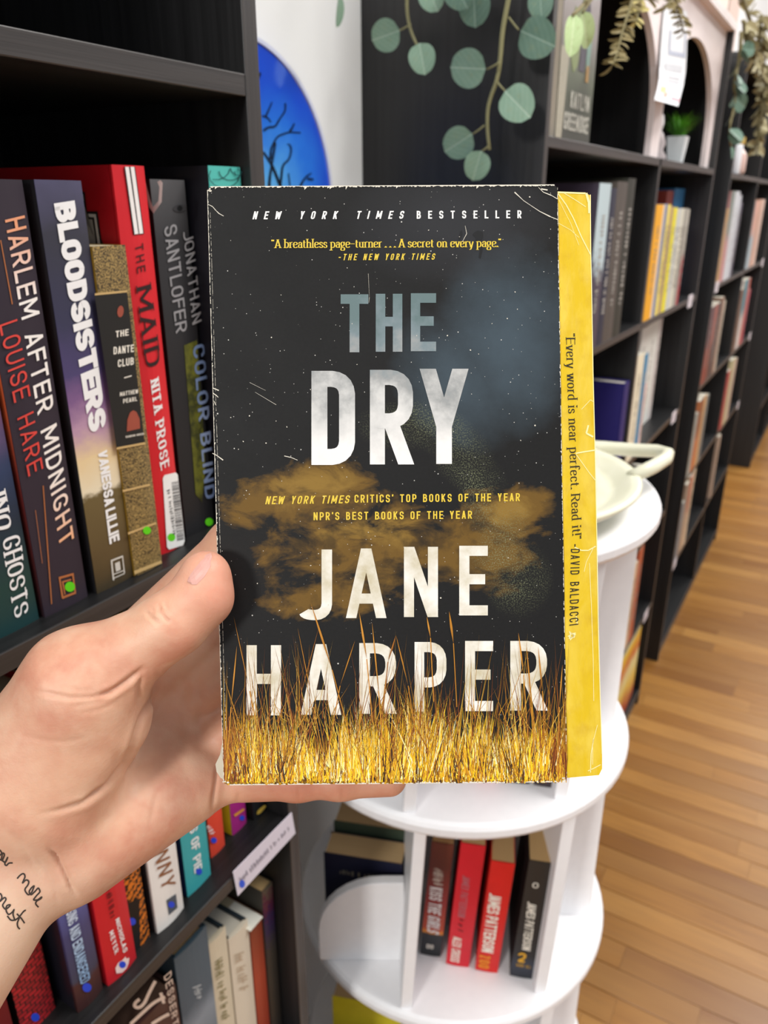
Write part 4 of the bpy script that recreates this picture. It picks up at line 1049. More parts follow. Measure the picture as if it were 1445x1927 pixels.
print_text('lettering', 'MEYER', [(213, 1749), (223, 1788), (216, 1797), (205, 1755)], sp(b), WHITE, b[0], w=.6, t=.17, gap=.3)
print_text('lettering', 16, [(204, 1640), (218, 1722), (208, 1730), (193, 1648)], sp(b), flat('4a0d14', .5), b[0], w=.55, t=.2, gap=.1)
shape(b, 'emblem', [[(231, 1806), (236, 1800), (238, 1804), (243, 1802), (242, 1812), (238, 1822), (230, 1830), (219, 1832), (217, 1822), (222, 1812)]], flat('f0d6d2', .5), .0001)
dot(b, 230, 1815, 6.5, BLUE)
def tiger():
    t = NT('tiger_print'); co = t.coord(); w = t.n('ShaderNodeTexWave'); t.link(t.mapping(co, rot=(0, .5, 0), scale=(1, 1, 1)), w.inputs['Vector']); w.bands_direction = 'Z'
    w.inputs['Scale'].default_value = 55; w.inputs['Distortion'].default_value = 6; w.inputs['Detail Scale'].default_value = 8
    return t.done(t.ramp(w.outputs['Fac'], [(.45, '16100c'), (.6, 'd9761e')]), .5)
b = book('slim black novel with orange tiger stripes beside the red hardcover', .2585, .0165, .198, .14, -.3625, Z3, tiger(), flat('121214'), group=GRP3)
shape(b, 'base_print', [[(240, 1700), (262, 1690), (264, 1784), (246, 1798)]], flat('131315', .5), .0001); dot(b, 248, 1734, 7, BLUE)
b = book('white book with bronze letters NNY under the palm', .2790, .0270, .220, .155, -.3585, Z3, flat('e6e2dc', .4, .05), flat('2a2022', .45), hard=True, group=GRP3)
print_text('lettering', 'NNY', [(316, 1596), (331, 1663), (306, 1676), (289, 1608)], sp(b), flat('8a5a3c', .35), b[0], w=.62, t=.13, gap=.2)
shape(b, 'emblem', [[(313, 1694), (331, 1682), (334, 1708), (318, 1722)]], flat('4e5660', .5), .0001); dot(b, 322, 1702, 6, BLUE)
b = book('turquoise novel OF PIE with navy edge next to the white book', .3145, .0265, .212, .15, -.3625, Z3, flat('3aa3a8', .45, .06), flat('20315e'), group=GRP3)
print_text('lettering', 'S OF PIE', [(371, 1550), (380, 1632), (366, 1644), (356, 1560)], sp(b), WHITE, b[0], w=.5, t=.16, gap=.1, space=.3)
dot(b, 374, 1640, 6, BLUE)
b = book('bright orange-red paperback right of the turquoise one', .3535, .0170, .185, .13, -.3735, Z3, flat('e24a34', .45), flat('c99a80'), group=GRP3); dot(b, 402, 1581, 5.5, BLUE)
print_text('lettering', 4, [(395, 1552), (405, 1568), (396, 1572), (388, 1556)], sp(b), WHITE, b[0], w=.5, t=.18, gap=.1)
b = book('magenta paperback with yellow cover under the finger base', .3815, .0185, .190, .13, -.3745, Z3, flat('a3247c', .45), flat('d8bc1e', .5), group=GRP3)
shape(b, 'stripe', [[(440, 1533), (458, 1521), (460, 1524), (442, 1537)]], flat('e39a2c', .5)); dot(b, 455, 1539, 5, BLUE)
b = book('black novel with curled yellow mark, last on the lower shelf', .4045, .0165, .190, .13, -.3700, Z3, flat('17171a', .45), group=GRP3)
shape(b, 'stripe', [[(483, 1530), (486, 1524), (497, 1515), (501, 1516), (499, 1520), (490, 1530), (484, 1533)]], flat('d2b048', .5))

# ---- bottom shelf in view
GRP4 = 'books on the bottom shelf of the near bookcase in view'
b = book('thick brown book with cream brush script on the bottom shelf',   .2420, .0520, .215, .16, -.366, Z4, grad('cocoa_spine', .228, [(0, '3a221e'), (.6, '54312a'), (1, '3f2622')], amp=.2), flat('2c1a17'), flat('4a3428', .9), hard=True, group=GRP4)  # page block coloured brown for the shade under the shelf above
CR = flat('d9c2b0', .5)
def brush(polys_px, w):
    out = []
    for pts in polys_px:
        pts = rp(pts, 14, 4)
        out += [[(p[0], p[1]) for p in q] for q in stroke_polys(pts, w)]
    return out
shape(b, 'lettering', brush([[(292, 1846), (280, 1868), (270, 1892), (256, 1898), (250, 1888), (262, 1880)], [(245, 1927), (290, 1885), (310, 1876)], [(302, 1868), (308, 1888)], [(285, 1927), (308, 1912), (318, 1908)]], 6), CR, .0002)
print_text('lettering', 'DESSERT', [(322, 1826), (336, 1925), (326, 1932), (308, 1838)], sp(b), CR, b[0], w=.7, t=.15, gap=.3)
b = book('slate blue cloth hardcover between the brown and cream books', .2980, .0370, .236, .165, -.368, Z4, grad('slate_spine', .236, [(0, '33404a'), (.5, '6f7c85'), (.62, '86909a'), (.72, '4b5a66'), (1, '475a66')], amp=.1), flat('38454d'), M_PAGET, hard=True, group=GRP4)
print_text('lettering', 6, [(378, 1852), (384, 1880), (370, 1886), (362, 1858)], sp(b), flat('b9c0c2', .4), b[0], w=.5, t=.14, gap=.14)
b = book('slim cream novel with olive script, second from the slate book', .3365, .0235, .207, .15, -.372, Z4, flat('d9cdb2', .5, .06), flat('2c3a42'), M_PAGEW, hard=True, group=GRP4)
print_text('lettering', 18, [(418, 1800), (432, 1915), (418, 1922), (402, 1812)], sp(b), flat('8a8054', .5), b[0], w=.5, t=.12, gap=.14, space=.3)
b = book('thick cream hardcover with dark-edged page block', .3610, .0260, .189, .15, -.371, Z4, flat('ddd2bd', .5, .05), flat('26323a'), M_PAGEW, hard=True, group=GRP4)
print_text('lettering', 9, [(459, 1790), (468, 1860), (452, 1866), (441, 1797)], sp(b), flat('c2ae94', .5), b[0], w=.5, t=.12, gap=.14)
b = book('russet red book with a white slip over its top', .3880, .0165, .178, .15, -.370, Z4, grad('russet_spine', .178, [(0, '8a2f22'), (.6, 'a8442e'), (1, '7d3a26')]), group=GRP4)
mb = MB(); mb.box((-.004, -.004, .1785), (.014, .03, .1795)); mb.build('paper_slip', flat('e8e6da', .7), b[0])
b = book('dark speckled book at the end of the bottom shelf, red and violet on its spine', .4055, .0150, .205, .15, -.368, Z4, grad('speckle_spine', .205, [(0, '2a2826'), (.6, '3a3833'), (.8, '2c2050'), (.9, '5a1c38'), (1, '5c5648')], amp=.5, nscale=220), flat('3a362f'), M_PAGET, group=GRP4)

# shelf tag on the edge of the lower shelf
t_ = thing('shelf_tag', 'white printed shelf tag with blue dot on the near shelf edge', 'tag', C(.35, -.3435, Z3 - .02), PHI)
tp = (C(0, -.3432, 0), NX)
mb = MB(); P = [pix_plane(x, y, *tp) for x, y in ((439, 1641), (549, 1529), (556, 1568), (448, 1686))]; mb.prism(P[::-1], -NX * .0006); mb.build('card', flat('dcd6e2', .5, .03), t_, world=True)
print_text('lettering', 24, [(449, 1652), (546, 1551), (548, 1558), (453, 1662)], tp, flat('8d8794', .6), t_, lift=.0003, w=.5, t=.12, gap=.15)
mb = MB(); print_poly(mb, disc_px(455, 1663, 5.5, 7.5, 18), tp, .0004); mb.build('price_dot', flat('1f56d8', .4), t_, world=True)

# ================================================================ white revolving rack in the gap
RX, RY, RAD = .089, .785, .198
TIER = [-.278, -.562, -.842, -1.122, -1.395]
def white_mat():
    t = NT('white_laminate'); v = t.noise(t.coord(), 90, 3); return t.done(t.mix(v, 'f1f1f3', 'f8f8f9'), .38, .45)
M_WHT = white_mat()
rk = thing('revolving_rack', 'white round revolving book rack standing between the black bookcases', 'rack', (RX, RY, 0), 0)
for z in TIER:
    mb = MB(); zz = z + EYE; th = .018; rr = [(0.0001, zz), (RAD - .006, zz), (RAD - .002, zz - .002), (RAD, zz - .006), (RAD, zz - th + .005), (RAD - .003, zz - th), (0.0001, zz - th)]
    mb.lathe(rr[::-1], 72); o = mb.build('round_shelf', M_WHT, rk, smooth=False)
def upright(name, a, b, z0, z1, thick=.013, round_end=None, skew=0.0):
    """vertical board from plan point a to b (relative to the rack axis)"""
    a, b = Vector((a[0], a[1], 0)), Vector((b[0], b[1], 0)); d = (b - a); L = d.length; d.normalize(); nn = Vector((-d.y, d.x, 0)) * thick
    if round_end:
        r = round_end; out = [(0, z0), (L, z0), (L, z1)] + [(r - r * math.sin(k / 8 * math.pi / 2), z1 - r + r * math.cos(k / 8 * math.pi / 2)) for k in range(9)]
    else: out = [(0, z0), (L, z0), (L, z1), (0, z1)]
    mb = MB(); mb.prism([a + d * s + Vector((skew * (z - z0), 0, z + EYE)) - nn * .5 for s, z in out], nn)
    return mb.build(name, M_WHT, rk, bevel=.0012)
for k in range(4):
    z0, z1 = TIER[k + 1], TIER[k] - .018
    upright('upright_board', (-.064, -.178), (-.064, -.02), z0, z1, skew=.045)
    upright('upright_board', (.090, -.160), (.090, .02), z0, z1, skew=.045)
    upright('upright_board', (.100, -.048), (.172, -.048), z0, z1)
    upright('upright_board', (-.052, .02), (.150, .02), z0, z1)
    upright('upright_board', (-.02, .03), (-.02, .185), z0, z1)
    upright('retaining_board', (-.166, -.112), (-.066, -.112), z0, z0 + .122, .012, .075)

def facing_book(label, x0, x1, y, z, Hh, depth, spine, cover=None, pages=None, hard=False, group=None, ang=0.0, lean=.06):
    """book in the rack with its spine to the aisle: plan position relative to the rack axis"""
    return book(label, 0, x1 - x0, Hh, depth, 0, 0, spine, cover, pages, hard, group, rotz=ang, loc=(RX + x0, RY + y, EYE + z + (x1 - x0) * math.sin(lean)), lean=lean)
def spr(bk, ang=0.0):
    nn = Vector((math.sin(ang), -math.cos(ang), 0)); return (bk[1][0] + nn * (bk[1][2] + .0003), nn)
GRK = 'mass-market paperbacks in the white rack'
T3 = TIER[2]; AN = -.14
b = facing_book('dark red paperback KISS THE GIRLS with fiery band, next to the rack upright', -.046, -.021, -.110, T3, .176, .10, grad('kiss_spine', .176, [(0, '1c2024'), (.20, '20242a'), (.215, 'e08a1e'), (.25, 'b8421e'), (.5, '8e1f1e'), (.8, '5a2018'), (1, '6a3024')], amp=.04), flat('2a1412'), M_PAGET, group=GRK, ang=AN)
print_text('lettering', 'KISS THE GIRLS', [(833, 1672), (826, 1760), (803, 1752), (809, 1668)], spr(b, AN), WHITE, b[0], w=.5, t=.18, gap=.1, space=.2)
print_text('lettering', 12, [(834, 1640), (833, 1668), (813, 1664), (816, 1632)], spr(b, AN), CRM, b[0], w=.5, t=.13, gap=.1)
print_text('lettering', 'OO', [(803, 1776), (816, 1778), (815, 1786), (802, 1784)], spr(b, AN), CRM, b[0], w=.5, t=.16, gap=.1)
b = facing_book('bright red paperback ALEX CROSS, second from the rack upright', -.0155, .0115, -.1235, T3, .188, .10, flat('c81426', .42), pages=M_PAGET, group=GRK, ang=AN)
print_text('lettering', 'JAMES PATTERSON', [(885, 1650), (875, 1728), (861, 1724), (871, 1646)], spr(b, AN), flat('b0626a', .5), b[0], w=.5, t=.15, gap=.1)
print_text('lettering', 3, [(873, 1732), (871, 1762), (861, 1758), (863, 1728)], spr(b, AN), flat('5a0a14', .5), b[0], w=.5, t=.2, gap=.15)
print_text('lettering', 'ALEX CROSS', [(869, 1766), (864, 1812), (847, 1808), (853, 1762)], spr(b, AN), CRM, b[0], w=.5, t=.15, gap=.1)
b = facing_book('red paperback with large white JAMES PATTERSON, third in the rack', .0185, .0445, -.131, T3, .170, .10, flat('d01c18', .42), pages=M_PAGET, group=GRK, ang=AN)
print_text('lettering', 'JAMES PATTERSON', [(944, 1684), (928, 1794), (906, 1790), (921, 1680)], spr(b, AN), CRM, b[0], w=.5, t=.17, gap=.08, space=.2)
print_text('lettering', 'ZOO', [(923, 1798), (920, 1824), (900, 1820), (903, 1796)], spr(b, AN), flat('e08218', .5), b[0], w=.5, t=.2, gap=.1)
b = facing_book('black paperback JAMES PATTERSON with golden numeral 2 by the rack end board', .058, .0855, -.1385, T3, .178, .10, grad('second_spine', .178, [(0, '20242c'), (.12, '2a3040'), (.2, '1a1a1c'), (1, '2a2724')], amp=.05), flat('14110f'), M_PAGET, group=GRK, ang=AN)
print_text('lettering', 'JAMES PATTERSON', [(1010, 1700), (998, 1790), (982, 1786), (993, 1696)], spr(b, AN), CRM, b[0], w=.5, t=.16, gap=.08, space=.2)
print_text('lettering', '2', [(975, 1792), (991, 1794), (989, 1812), (973, 1810)], spr(b, AN), flat('d9a21e', .45), b[0], w=.7, t=.2)
print_text('lettering', 8, [(972, 1812), (1000, 1818), (999, 1824), (971, 1818)], spr(b, AN), flat('b0841e', .45), b[0], w=.5, t=.15)
print_text('lettering', 'O', [(1003, 1660), (1014, 1662), (1012, 1672), (1001, 1670)], spr(b, AN), CRM, b[0], w=.8, t=.14)
# books across the left bay: covers to the aisle, tops showing
def flat_book(label, x0, x1, y, T, z, Hh, cover, pages=M_PAGET, ang=0.0, text=None):
    t = thing('book', label, 'book', (RX + x0, RY + y, EYE + z), ang, GRK)
    w = x1 - x0; mb = MB(); mb.box((0, 0, 0), (w, .0008, Hh)); mb.box((0, T - .0008, 0), (w, T, Hh)); mb.box((w - .0008, .0008, 0), (w, T - .0008, Hh)); mb.build('cover', cover, t)
    mb = MB(); mb.box((.0015, .0009, .0005), (w - .0009, T - .0009, Hh - .0008)); mb.build('page_block', pages, t)
    return t
M_PT = paper_mat('pages_tan_side', 'd0b58a', 'b8976a', 1)
t1 = flat_book('navy paperback behind the low white board, tan page tops showing', -.160, -.066, -.080, .034, T3, .130, flat('1c1d33', .45), M_PT, -.2)
pl = (Vector((RX - .16, RY - .080, 0)), Vector((-math.sin(.2), -math.cos(.2), 0)))
print_text('lettering', 13, Q(640, 740, 1636, 1645, -16), pl, flat('9a8f78', .5), t1, lift=.0004, w=.5, t=.14, gap=.14)
flat_book('green-edged paperback tucked behind the navy one in the rack', -.150, -.062, -.043, .040, T3, .143, flat('3c4a3c', .5), M_PT, -.2)
flat_book('yellow-covered paperback low in the rack, tan pages on top', -.156, -.066, -.080, .036, TIER[3], .168, flat('d6c62a', .45), M_PT, -.2)
for i, (x0, x1, c, nm) in enumerate(((.004, .030, 'c2222a', 'red'), (.036, .062, '2a2226', 'black'), (.066, .091, '3a3034', 'charcoal'))):
    facing_book(nm + ' paperback on the middle rack shelf, its foot showing under the held book', x0, x1, -.128 - .006 * i, TIER[1], .175, .10, flat(c, .45), pages=M_PAGET, group=GRK, ang=AN)

# ================================================================ cream dish on top of the rack
def cream():
    t = NT('cream_glaze'); v = t.noise(t.coord(), 60, 3); return t.done(t.mix(v, 'e6e4c6', 'f1efd8'), .3, .5)
M_CRM = cream()
dish = thing('serving_dish', 'cream ceramic dish with ringed inside and looped handles on the rack', 'dish', (RX + .012, RY - .045, EYE + TIER[0]), .15)
prof = [(.0001, .010), (.045, .008), (.050, .0125), (.056, .0085), (.066, .0095), (.073, .0155), (.080, .0115), (.090, .0135), (.097, .020), (.104, .0165), (.112, .020), (.120, .027), (.127, .029), (.131, .0275), (.131, .0245), (.122, .016), (.105, .006), (.085, .0005), (.0001, .0005)]
mb = MB(); mb.lathe(prof[::-1], 72, sx=1.16, sy=1.12); mb.build('bowl', M_CRM, dish, smooth=True)
for sg in (1, -1):
    pts = [(sg * .118, sg * .085, .024), (sg * .150, sg * .060, .027), (sg * .176, sg * .034, .031), (sg * .192, sg * .018, .034), (sg * .196, sg * .004, .035), (sg * .188, sg * -.008, .034), (sg * .168, sg * -.020, .030), (sg * .140, sg * -.034, .026)]
    mb = MB(); mb.tube(pts, [.007, .0075, .0072, .007, .0072, .007, .0075, .007], 10); mb.build('handle', M_CRM, dish, smooth=True)

# ================================================================ contents of the farther bookcases
ORD = ['first', 'second', 'third', 'fourth', 'fifth', 'sixth', 'seventh', 'eighth', 'ninth', 'tenth', 'eleventh', 'twelfth']
def upx(x, y, n): return (pix_plane(x, y, C(0, n, 0), NX) - CAM).dot(UX)
def row(where, u, z, items, n=-D0 - .002, group=None):
    """items: (thickness, height, colour, colour words, [second colour], [depth set-back])"""
    for i, it in enumerate(items):
        T, Hh, c, words = it[:4]; c2 = it[4] if len(it) > 4 else None; back = it[5] if len(it) > 5 else 0
        m = flat(c, .5, .12, 40) if not c2 else grad('spine_' + c + c2, Hh, [(0, c), (.45, c), (.55, c2), (1, c2)], amp=.5, nscale=50)
        lab = '%s book, %s along %s' % (words, ORD[i], where)
        bk = book(lab, u, T - .001, Hh, min(.17, .225 - back), n - back, z, m, flat(c, .5), M_PAGEW, group=group, slim=True)
        # a line of title print down the spine
        if T > .018:
            ink = flat('a8a49c', .5) if sum(lin(c)[:3]) < .9 else flat('8a8278', .5)
            mb = MB(); polys, wd = marks_polys(random.randint(18, 26), random.random())
            L = Hh * .62; hx = min(T * .5, .016)
            for p in polys: mb.poly([(T * .5 - hx / 2 + b * hx, -bk[1][2] - .0004, Hh * .82 - a / wd * L) for a, b in p])
            mb.build('lettering', ink, bk[0])
        u += T
    return u
W2B1 = 'the shelf left of the yellow books in the arched bookcase'
row('the shelf left of the yellow books', 1.205, SHELF[1], [(.062, .242, '413848', 'purple-grey, pale-topped', 'b9cbd0'), (.034, .236, '23263a', 'navy'), (.062, .246, '4f4842', 'brown-grey'), (.048, .252, '2b2c24', 'olive-black')], group='books beside the yellow leaf')
mb = MB()
row('the yellow shelf', 1.585, SHELF[1], [(.058, .212, 'f0aa10', 'amber'), (.013, .212, 'efd9b4', 'cream'), (.026, .213, '7f86a4', 'slate blue'), (.030, .212, 'e6d268', 'pale yellow'), (.030, .208, 'b7996a', 'tan'), (.038, .206, 'e8dc2c', 'lemon yellow'), (.040, .204, 'c9ccc6', 'white spiral-bound'), (.034, .204, 'd6d3c2', 'ivory'), (.036, .204, 'a09c92', 'grey patterned'), (.024, .202, 'a8343c', 'crimson', 'b7b2a6')], group='yellow and white workbooks')
ub0, ub1, ub2, ub3 = upx(1254, 375, -.405), upx(1266, 375, -.405), upx(1268, 375, -.405), upx(1289, 375, -.405)
book('brick red book rising behind the yellow workbooks', ub0, ub1 - ub0, .240, .17, -.405, SHELF[1], flat('9a4136', .5), slim=True, group='books behind the yellow workbooks')
book('sky blue book rising behind the yellow workbooks', ub2, ub3 - ub2, .246, .17, -.405, SHELF[1], flat('3d7fb4', .5), slim=True, group='books behind the yellow workbooks')
# shelf C
b = book('navy hardcover with gold seal on its cover, above the cream dish', 1.515, .038, .180, .185, -D0 - .006, SHELF[2], flat('2a2368', .5), flat('251f66', .45, .05), M_PAGEW, hard=True)
mb = MB()
for r, mi in ((.021, 0), (.016, 1)):
    mb.poly([(-.0003 - mi * .0002, .075 + r * math.cos(a), .075 + r * math.sin(a)) for a in (2 * math.pi * k / 24 for k in range(24))][::-1], mi)
for k in range(3): mb.poly([(-.0007, .066 + .001 * k, .069 + .006 * k), (-.0007, .084, .069 + .006 * k), (-.0007, .084, .071 + .006 * k), (-.0007, .066, .071 + .006 * k)][::-1], 0)
mb.build('gold_seal', [flat('8a7a4a', .4), flat('5c5234', .4)], b[0])
mb = MB(); mb.box((-.0004, .16, 0), (-.0001, .185, .18)); mb.build('red_band', flat('9a1f4a', .5), b[0])
row('the shelf below the yellow books', 1.580, SHELF[2], [(.060, .222, 'e9dfc4', 'cream'), (.036, .216, '3d84ab', 'steel blue'), (.022, .150, 'e3c6be', 'shell pink')], group='pale books under the yellow ones')
row('the deep end of the shelf of pale books', 1.79, SHELF[2], [(.06, .246, 'e2e1da', 'chalk white'), (.11, .250, 'e0e0d8', 'milk white'), (.035, .246, 'cfc6c2', 'dove grey')], n=-.390, group='pale books under the yellow ones')
row('the shelf beside the dish handle', 1.600, SHELF[3], [(.030, .19, '2d3560', 'navy'), (.050, .20, '2f7d74', 'sea green'), (.032, .21, '2a2c3c', 'ink blue'), (.055, .225, 'e0c33a', 'mustard'), (.020, .23, '3a3a3a', 'charcoal')], group='books behind the dish handle')
row('the shelf low behind the rack', 1.62, SHELF[4], [(.10, .24, '8fa0a8', 'grey-blue'), (.055, .235, '9aa7aa', 'silver grey'), (.045, .262, '9a3a40', 'maroon'), (.040, .245, 'd6b99a', 'buff'), (.050, .27, 'b4593a', 'rust')], group='books low behind the rack')
bk = book('large book with flame orange and yellow picture at floor level', 1.82, .26, .245, .19, -D0 - .01, SHELF[5], grad('flame_cover', .245, [(0, '4a1a14'), (.2, 'b4441e'), (.4, 'e6c04a'), (.6, 'e8dc9a'), (.75, 'd0601e'), (1, 'e9c234')], amp=.5, nscale=9), slim=True)
# tags on the shelf ends of both cases
def tag_at(label, u, z):
    t = thing('shelf_tag', label, 'tag', C(u, -D0 + .0006, z - .022), PHI, 'small shelf tags')
    mb = MB(); mb.prism([(0, 0, 0), (.052, 0, 0), (.052, 0, .030), (0, 0, .030)], (0, -.0008, 0)); mb.build('card', flat('e4dce2', .5), t)
    mb = MB()
    for k in range(3): mb.box((.008, -.0012, .008 + .006 * k), (.044 - .006 * k, -.0009, .0095 + .006 * k))
    mb.build('print', flat('9a9298', .6), t)
tag_at('small white tag at the end of the yellow-book shelf', 2.03, SHELF[1])
tag_at('small white tag at the end of the shelf of pale books', 2.03, SHELF[2])
tag_at('small white tag at the end of the low shelf near the floor, arched bookcase', 2.03, SHELF[4])
tag_at('small white tag at the near end of the second shelf, bookcase beyond the arches', 2.425, SHELF[1])
tag_at('small white tag at the far end of the second shelf, bookcase beyond the arches', 3.53, SHELF[1])
tag_at('small white tag at the far end of the third shelf, bookcase beyond the arches', 3.53, SHELF[2])
tag_at('small white tag at the far end of the fourth shelf, bookcase beyond the arches', 3.53, SHELF[3])
tag_at('small white tag at the near end of the fifth shelf, bookcase beyond the arches', 2.425, SHELF[4])
# third bookcase
G3 = 'books in the bookcase beyond the arches'
W3 = 'the %s shelf, %s bay, past the arches'
row(W3 % ('second', 'near'), 2.43, SHELF[1], [(.06, .20, 'b08a5a', 'sandy'), (.07, .245, 'c08a8a', 'rose', '7f8a84'), (.09, .245, 'c9cdd2', 'pale grey'), (.05, .235, 'b9bcc4', 'ash'), (.04, .215, '4a4658', 'dusk violet')], group=G3)
row(W3 % ('second', 'far'), 3.06, SHELF[1], [(.09, .22, '9fb0b8', 'mist blue', 'd0a090'), (.09, .225, 'c49a86', 'clay pink'), (.08, .225, 'd2b4a6', 'peach')], group=G3)
row(W3 % ('third', 'near'), 2.43, SHELF[2], [(.08, .225, '8a3a30', 'brick', '5a3a40'), (.06, .225, '6a4038', 'chestnut', '9a5a50'), (.05, .225, '3a3438', 'dark plum'), (.05, .235, '8a6a58', 'umber'), (.04, .22, 'b7ab9a', 'stone')], group=G3)
row(W3 % ('third', 'far'), 3.06, SHELF[2], [(.08, .22, '6a5040', 'bark brown'), (.09, .245, 'cfc6c0', 'bone white', '2f8090'), (.06, .245, 'b0503e', 'terracotta'), (.05, .2, 'b0485a', 'raspberry')], group=G3)
row(W3 % ('fourth', 'near'), 2.43, SHELF[3], [(.06, .2, '9aa09a', 'lichen grey'), (.08, .23, 'c0703e', 'orange-brown', '8a5030'), (.05, .23, 'c8a070', 'wheat'), (.05, .22, '6a7070', 'slate')], group=G3)
row(W3 % ('fourth', 'far'), 3.06, SHELF[3], [(.07, .22, 'a83c3c', 'scarlet'), (.09, .25, 'b9b08a', 'straw'), (.06, .24, 'c2a898', 'fawn')], group=G3)
row(W3 % ('fifth', 'near'), 2.43, SHELF[4], [(.06, .2, '6a747c', 'pewter'), (.05, .25, 'a08a78', 'mocha'), (.05, .26, 'c4a88a', 'oat', 'b05a44'), (.04, .27, 'd0bba0', 'almond')], group=G3)
row(W3 % ('fifth', 'far'), 3.12, SHELF[4], [(.05, .25, 'b09a88', 'taupe')], group=G3)
row('the third shelf of the farthest bookcase', 4.83, SHELF[2], [(.05, .22, 'c25aa0', 'hot pink'), (.06, .2, 'a08a90', 'mauve'), (.05, .22, '8a6a70', 'wine'), (.07, .23, 'b0a090', 'putty')], group='books in the farthest bookcase')
row('the fourth shelf of the farthest bookcase', 4.83, SHELF[3], [(.06, .22, 'b08a80', 'dusty rose'), (.07, .2, '907a70', 'cocoa'), (.05, .24, 'c0b0a0', 'sandstone')], group='books in the farthest bookcase')
row('the second shelf of the farthest bookcase', 4.83, SHELF[1], [(.06, .22, 'c0b8b0', 'pearl'), (.07, .24, '8a4a48', 'burgundy'), (.05, .2, '5a6a7a', 'denim')], group='books in the farthest bookcase')

# ---- on the top shelf behind the arches
t = thing('book', 'book with plant painting by KAITLYN GREENIDGE standing face out under the arch', 'book', C(.992, -D0 - .0005, SHELF[0]), PHI)
t.matrix_basis = Matrix.LocRotScale(C(.992, -D0 - .0005, SHELF[0]), Matrix.Rotation(PHI, 3, 'Z') @ Matrix.Rotation(math.radians(-.25), 3, 'X'), None)
WB, HB = .138, .228
mb = MB(); mb.box((0, 0, 0), (WB, .0008, HB)); mb.box((0, 0.0117, 0), (WB, 0.0125, HB)); mb.box((WB - .0008, .0008, 0), (WB, 0.0117, HB)); mb.build('cover', grad('greenidge_cover', HB, [(0, '3b3d36'), (.22, '444a3a'), (.32, '59604c'), (.5, '8a8480'), (.75, '9a9192'), (1, 'a39898')], amp=.12, nscale=25), t)
mb = MB(); mb.box((.0006, .001, .0006), (WB - .001, 0.0115, HB - .001)); mb.build('page_block', M_PAGEW, t)
def paint(name, pts, col, lift):
    mb = MB(); mb.poly([(x * WB, -lift, z * HB) for x, z in pts][::-1]); return mb.build(name, flat(col, .5, .2, 200), t)
paint('painted_leaf', [(0, 0), (.16, 0), (.22, .38), (.18, .42), (0, .42)], 'a29d8c', .0003)
paint('painted_leaf', [(.24, .4), (.36, .32), (.46, .36), (.5, .46), (.62, .62), (.56, .72), (.42, .6), (.3, .62), (.22, .5)], '7d8a5c', .0004)
paint('painted_leaf', [(.5, .34), (.66, .34), (.74, .6), (.64, .78), (.56, .6)], '4b4650', .0005)
paint('painted_leaf', [(.7, .36), (.8, .36), (.84, .58), (.76, .62), (.7, .52)], '7fa094', .0006)
paint('painted_leaf', [(.71, .3), (.8, .3), (.8, .38), (.72, .38)], 'b0894a', .0007)
for s, z0, z1 in (('KAITLYN', .155, .235), ('GREENIDGE', .045, .13)):
    polys, wd = text_polys(s, w=.5, t=.15, gap=.16); mb = MB()
    x0, x1 = (.34, .88) if s[0] == 'K' else (.2, .9)
    for p in polys: mb.poly([((x0 + a / wd * (x1 - x0)) * WB, -.0008, (z0 + b * (z1 - z0)) * HB) for a, b in p])
    mb.build('lettering', flat('c9c8bc', .5), t)

# ---- hanging card on the white front
t = thing('notice_card', 'white printed card with pink and amber flower hanging between the arches', 'card', C(1.50, -D0 - .012, .150), PHI)
lefts = [(1250, 10), (1246, 50), (1243, 90), (1241, 125), (1240, 150), (1237, 168), (1232, 188)]; rights = [(1293, 22), (1293, 60), (1292, 100), (1290, 135), (1286, 160), (1281, 180), (1276, 200)]; outs = [-.012, -.011, -.0105, -.009, -.004, .006, .022]
def on_card(a, b2, lift=0.0):
    """a across, b2 down the card"""
    q = b2 * (len(outs) - 1); i = min(int(q), len(outs) - 2); f = q - i; nn = outs[i] + (outs[i + 1] - outs[i]) * f
    x = (lefts[i][0] + (lefts[i + 1][0] - lefts[i][0]) * f) * (1 - a) + (rights[i][0] + (rights[i + 1][0] - rights[i][0]) * f) * a
    y = (lefts[i][1] + (lefts[i + 1][1] - lefts[i][1]) * f) * (1 - a) + (rights[i][1] + (rights[i + 1][1] - rights[i][1]) * f) * a
    return pix_plane(x, y, C(0, -D0 + nn, 0), NX) + NX * lift
mb = MB()
for k in range(18):
    b0, b1 = k / 18, (k + 1) / 18
    q = [on_card(0, b0), on_card(0, b1), on_card(1, b1), on_card(1, b0)]; mb.poly(q); mb.poly([p - NX * .0008 for p in q[::-1]])
mb.build('card', flat('eef0f3', .6, .03), t, world=True)
def card_print(name, rects, col):
    mb = MB()
    for a0, a1, b0, b1 in rects: mb.poly([on_card(a0, b0, .0006), on_card(a0, b1, .0006), on_card(a1, b1, .0006), on_card(a1, b0, .0006)])
    mb.build(name, flat(col, .6), t, world=True)
card_print('print', [(.3, .36, .18, .36), (.3, .95, .34, .38), (.9, .95, .16, .38)], 'b9bfd0'); card_print('print', [(.2, .85, .46, .53)], 'd3d5da'); card_print('print', [(.35, .8, .6, .62), (.32, .82, .65, .67), (.38, .75, .70, .72)], 'b4b2b8')
card_print('flower_print', [(.12, .35, .76, .86)], 'e6c488'); card_print('flower_print', [(.28, .46, .84, .92)], 'dba294'); card_print('flower_print', [(.62, .98, .88, .94)], 'd8a4ac')
mb = MB(); mb.tube([on_card(.5, 0), on_card(.5, 0) + Vector((0, 0, .05))], .0010, 6); mb.build('string', flat('b9b0a4', .8), t, world=True)

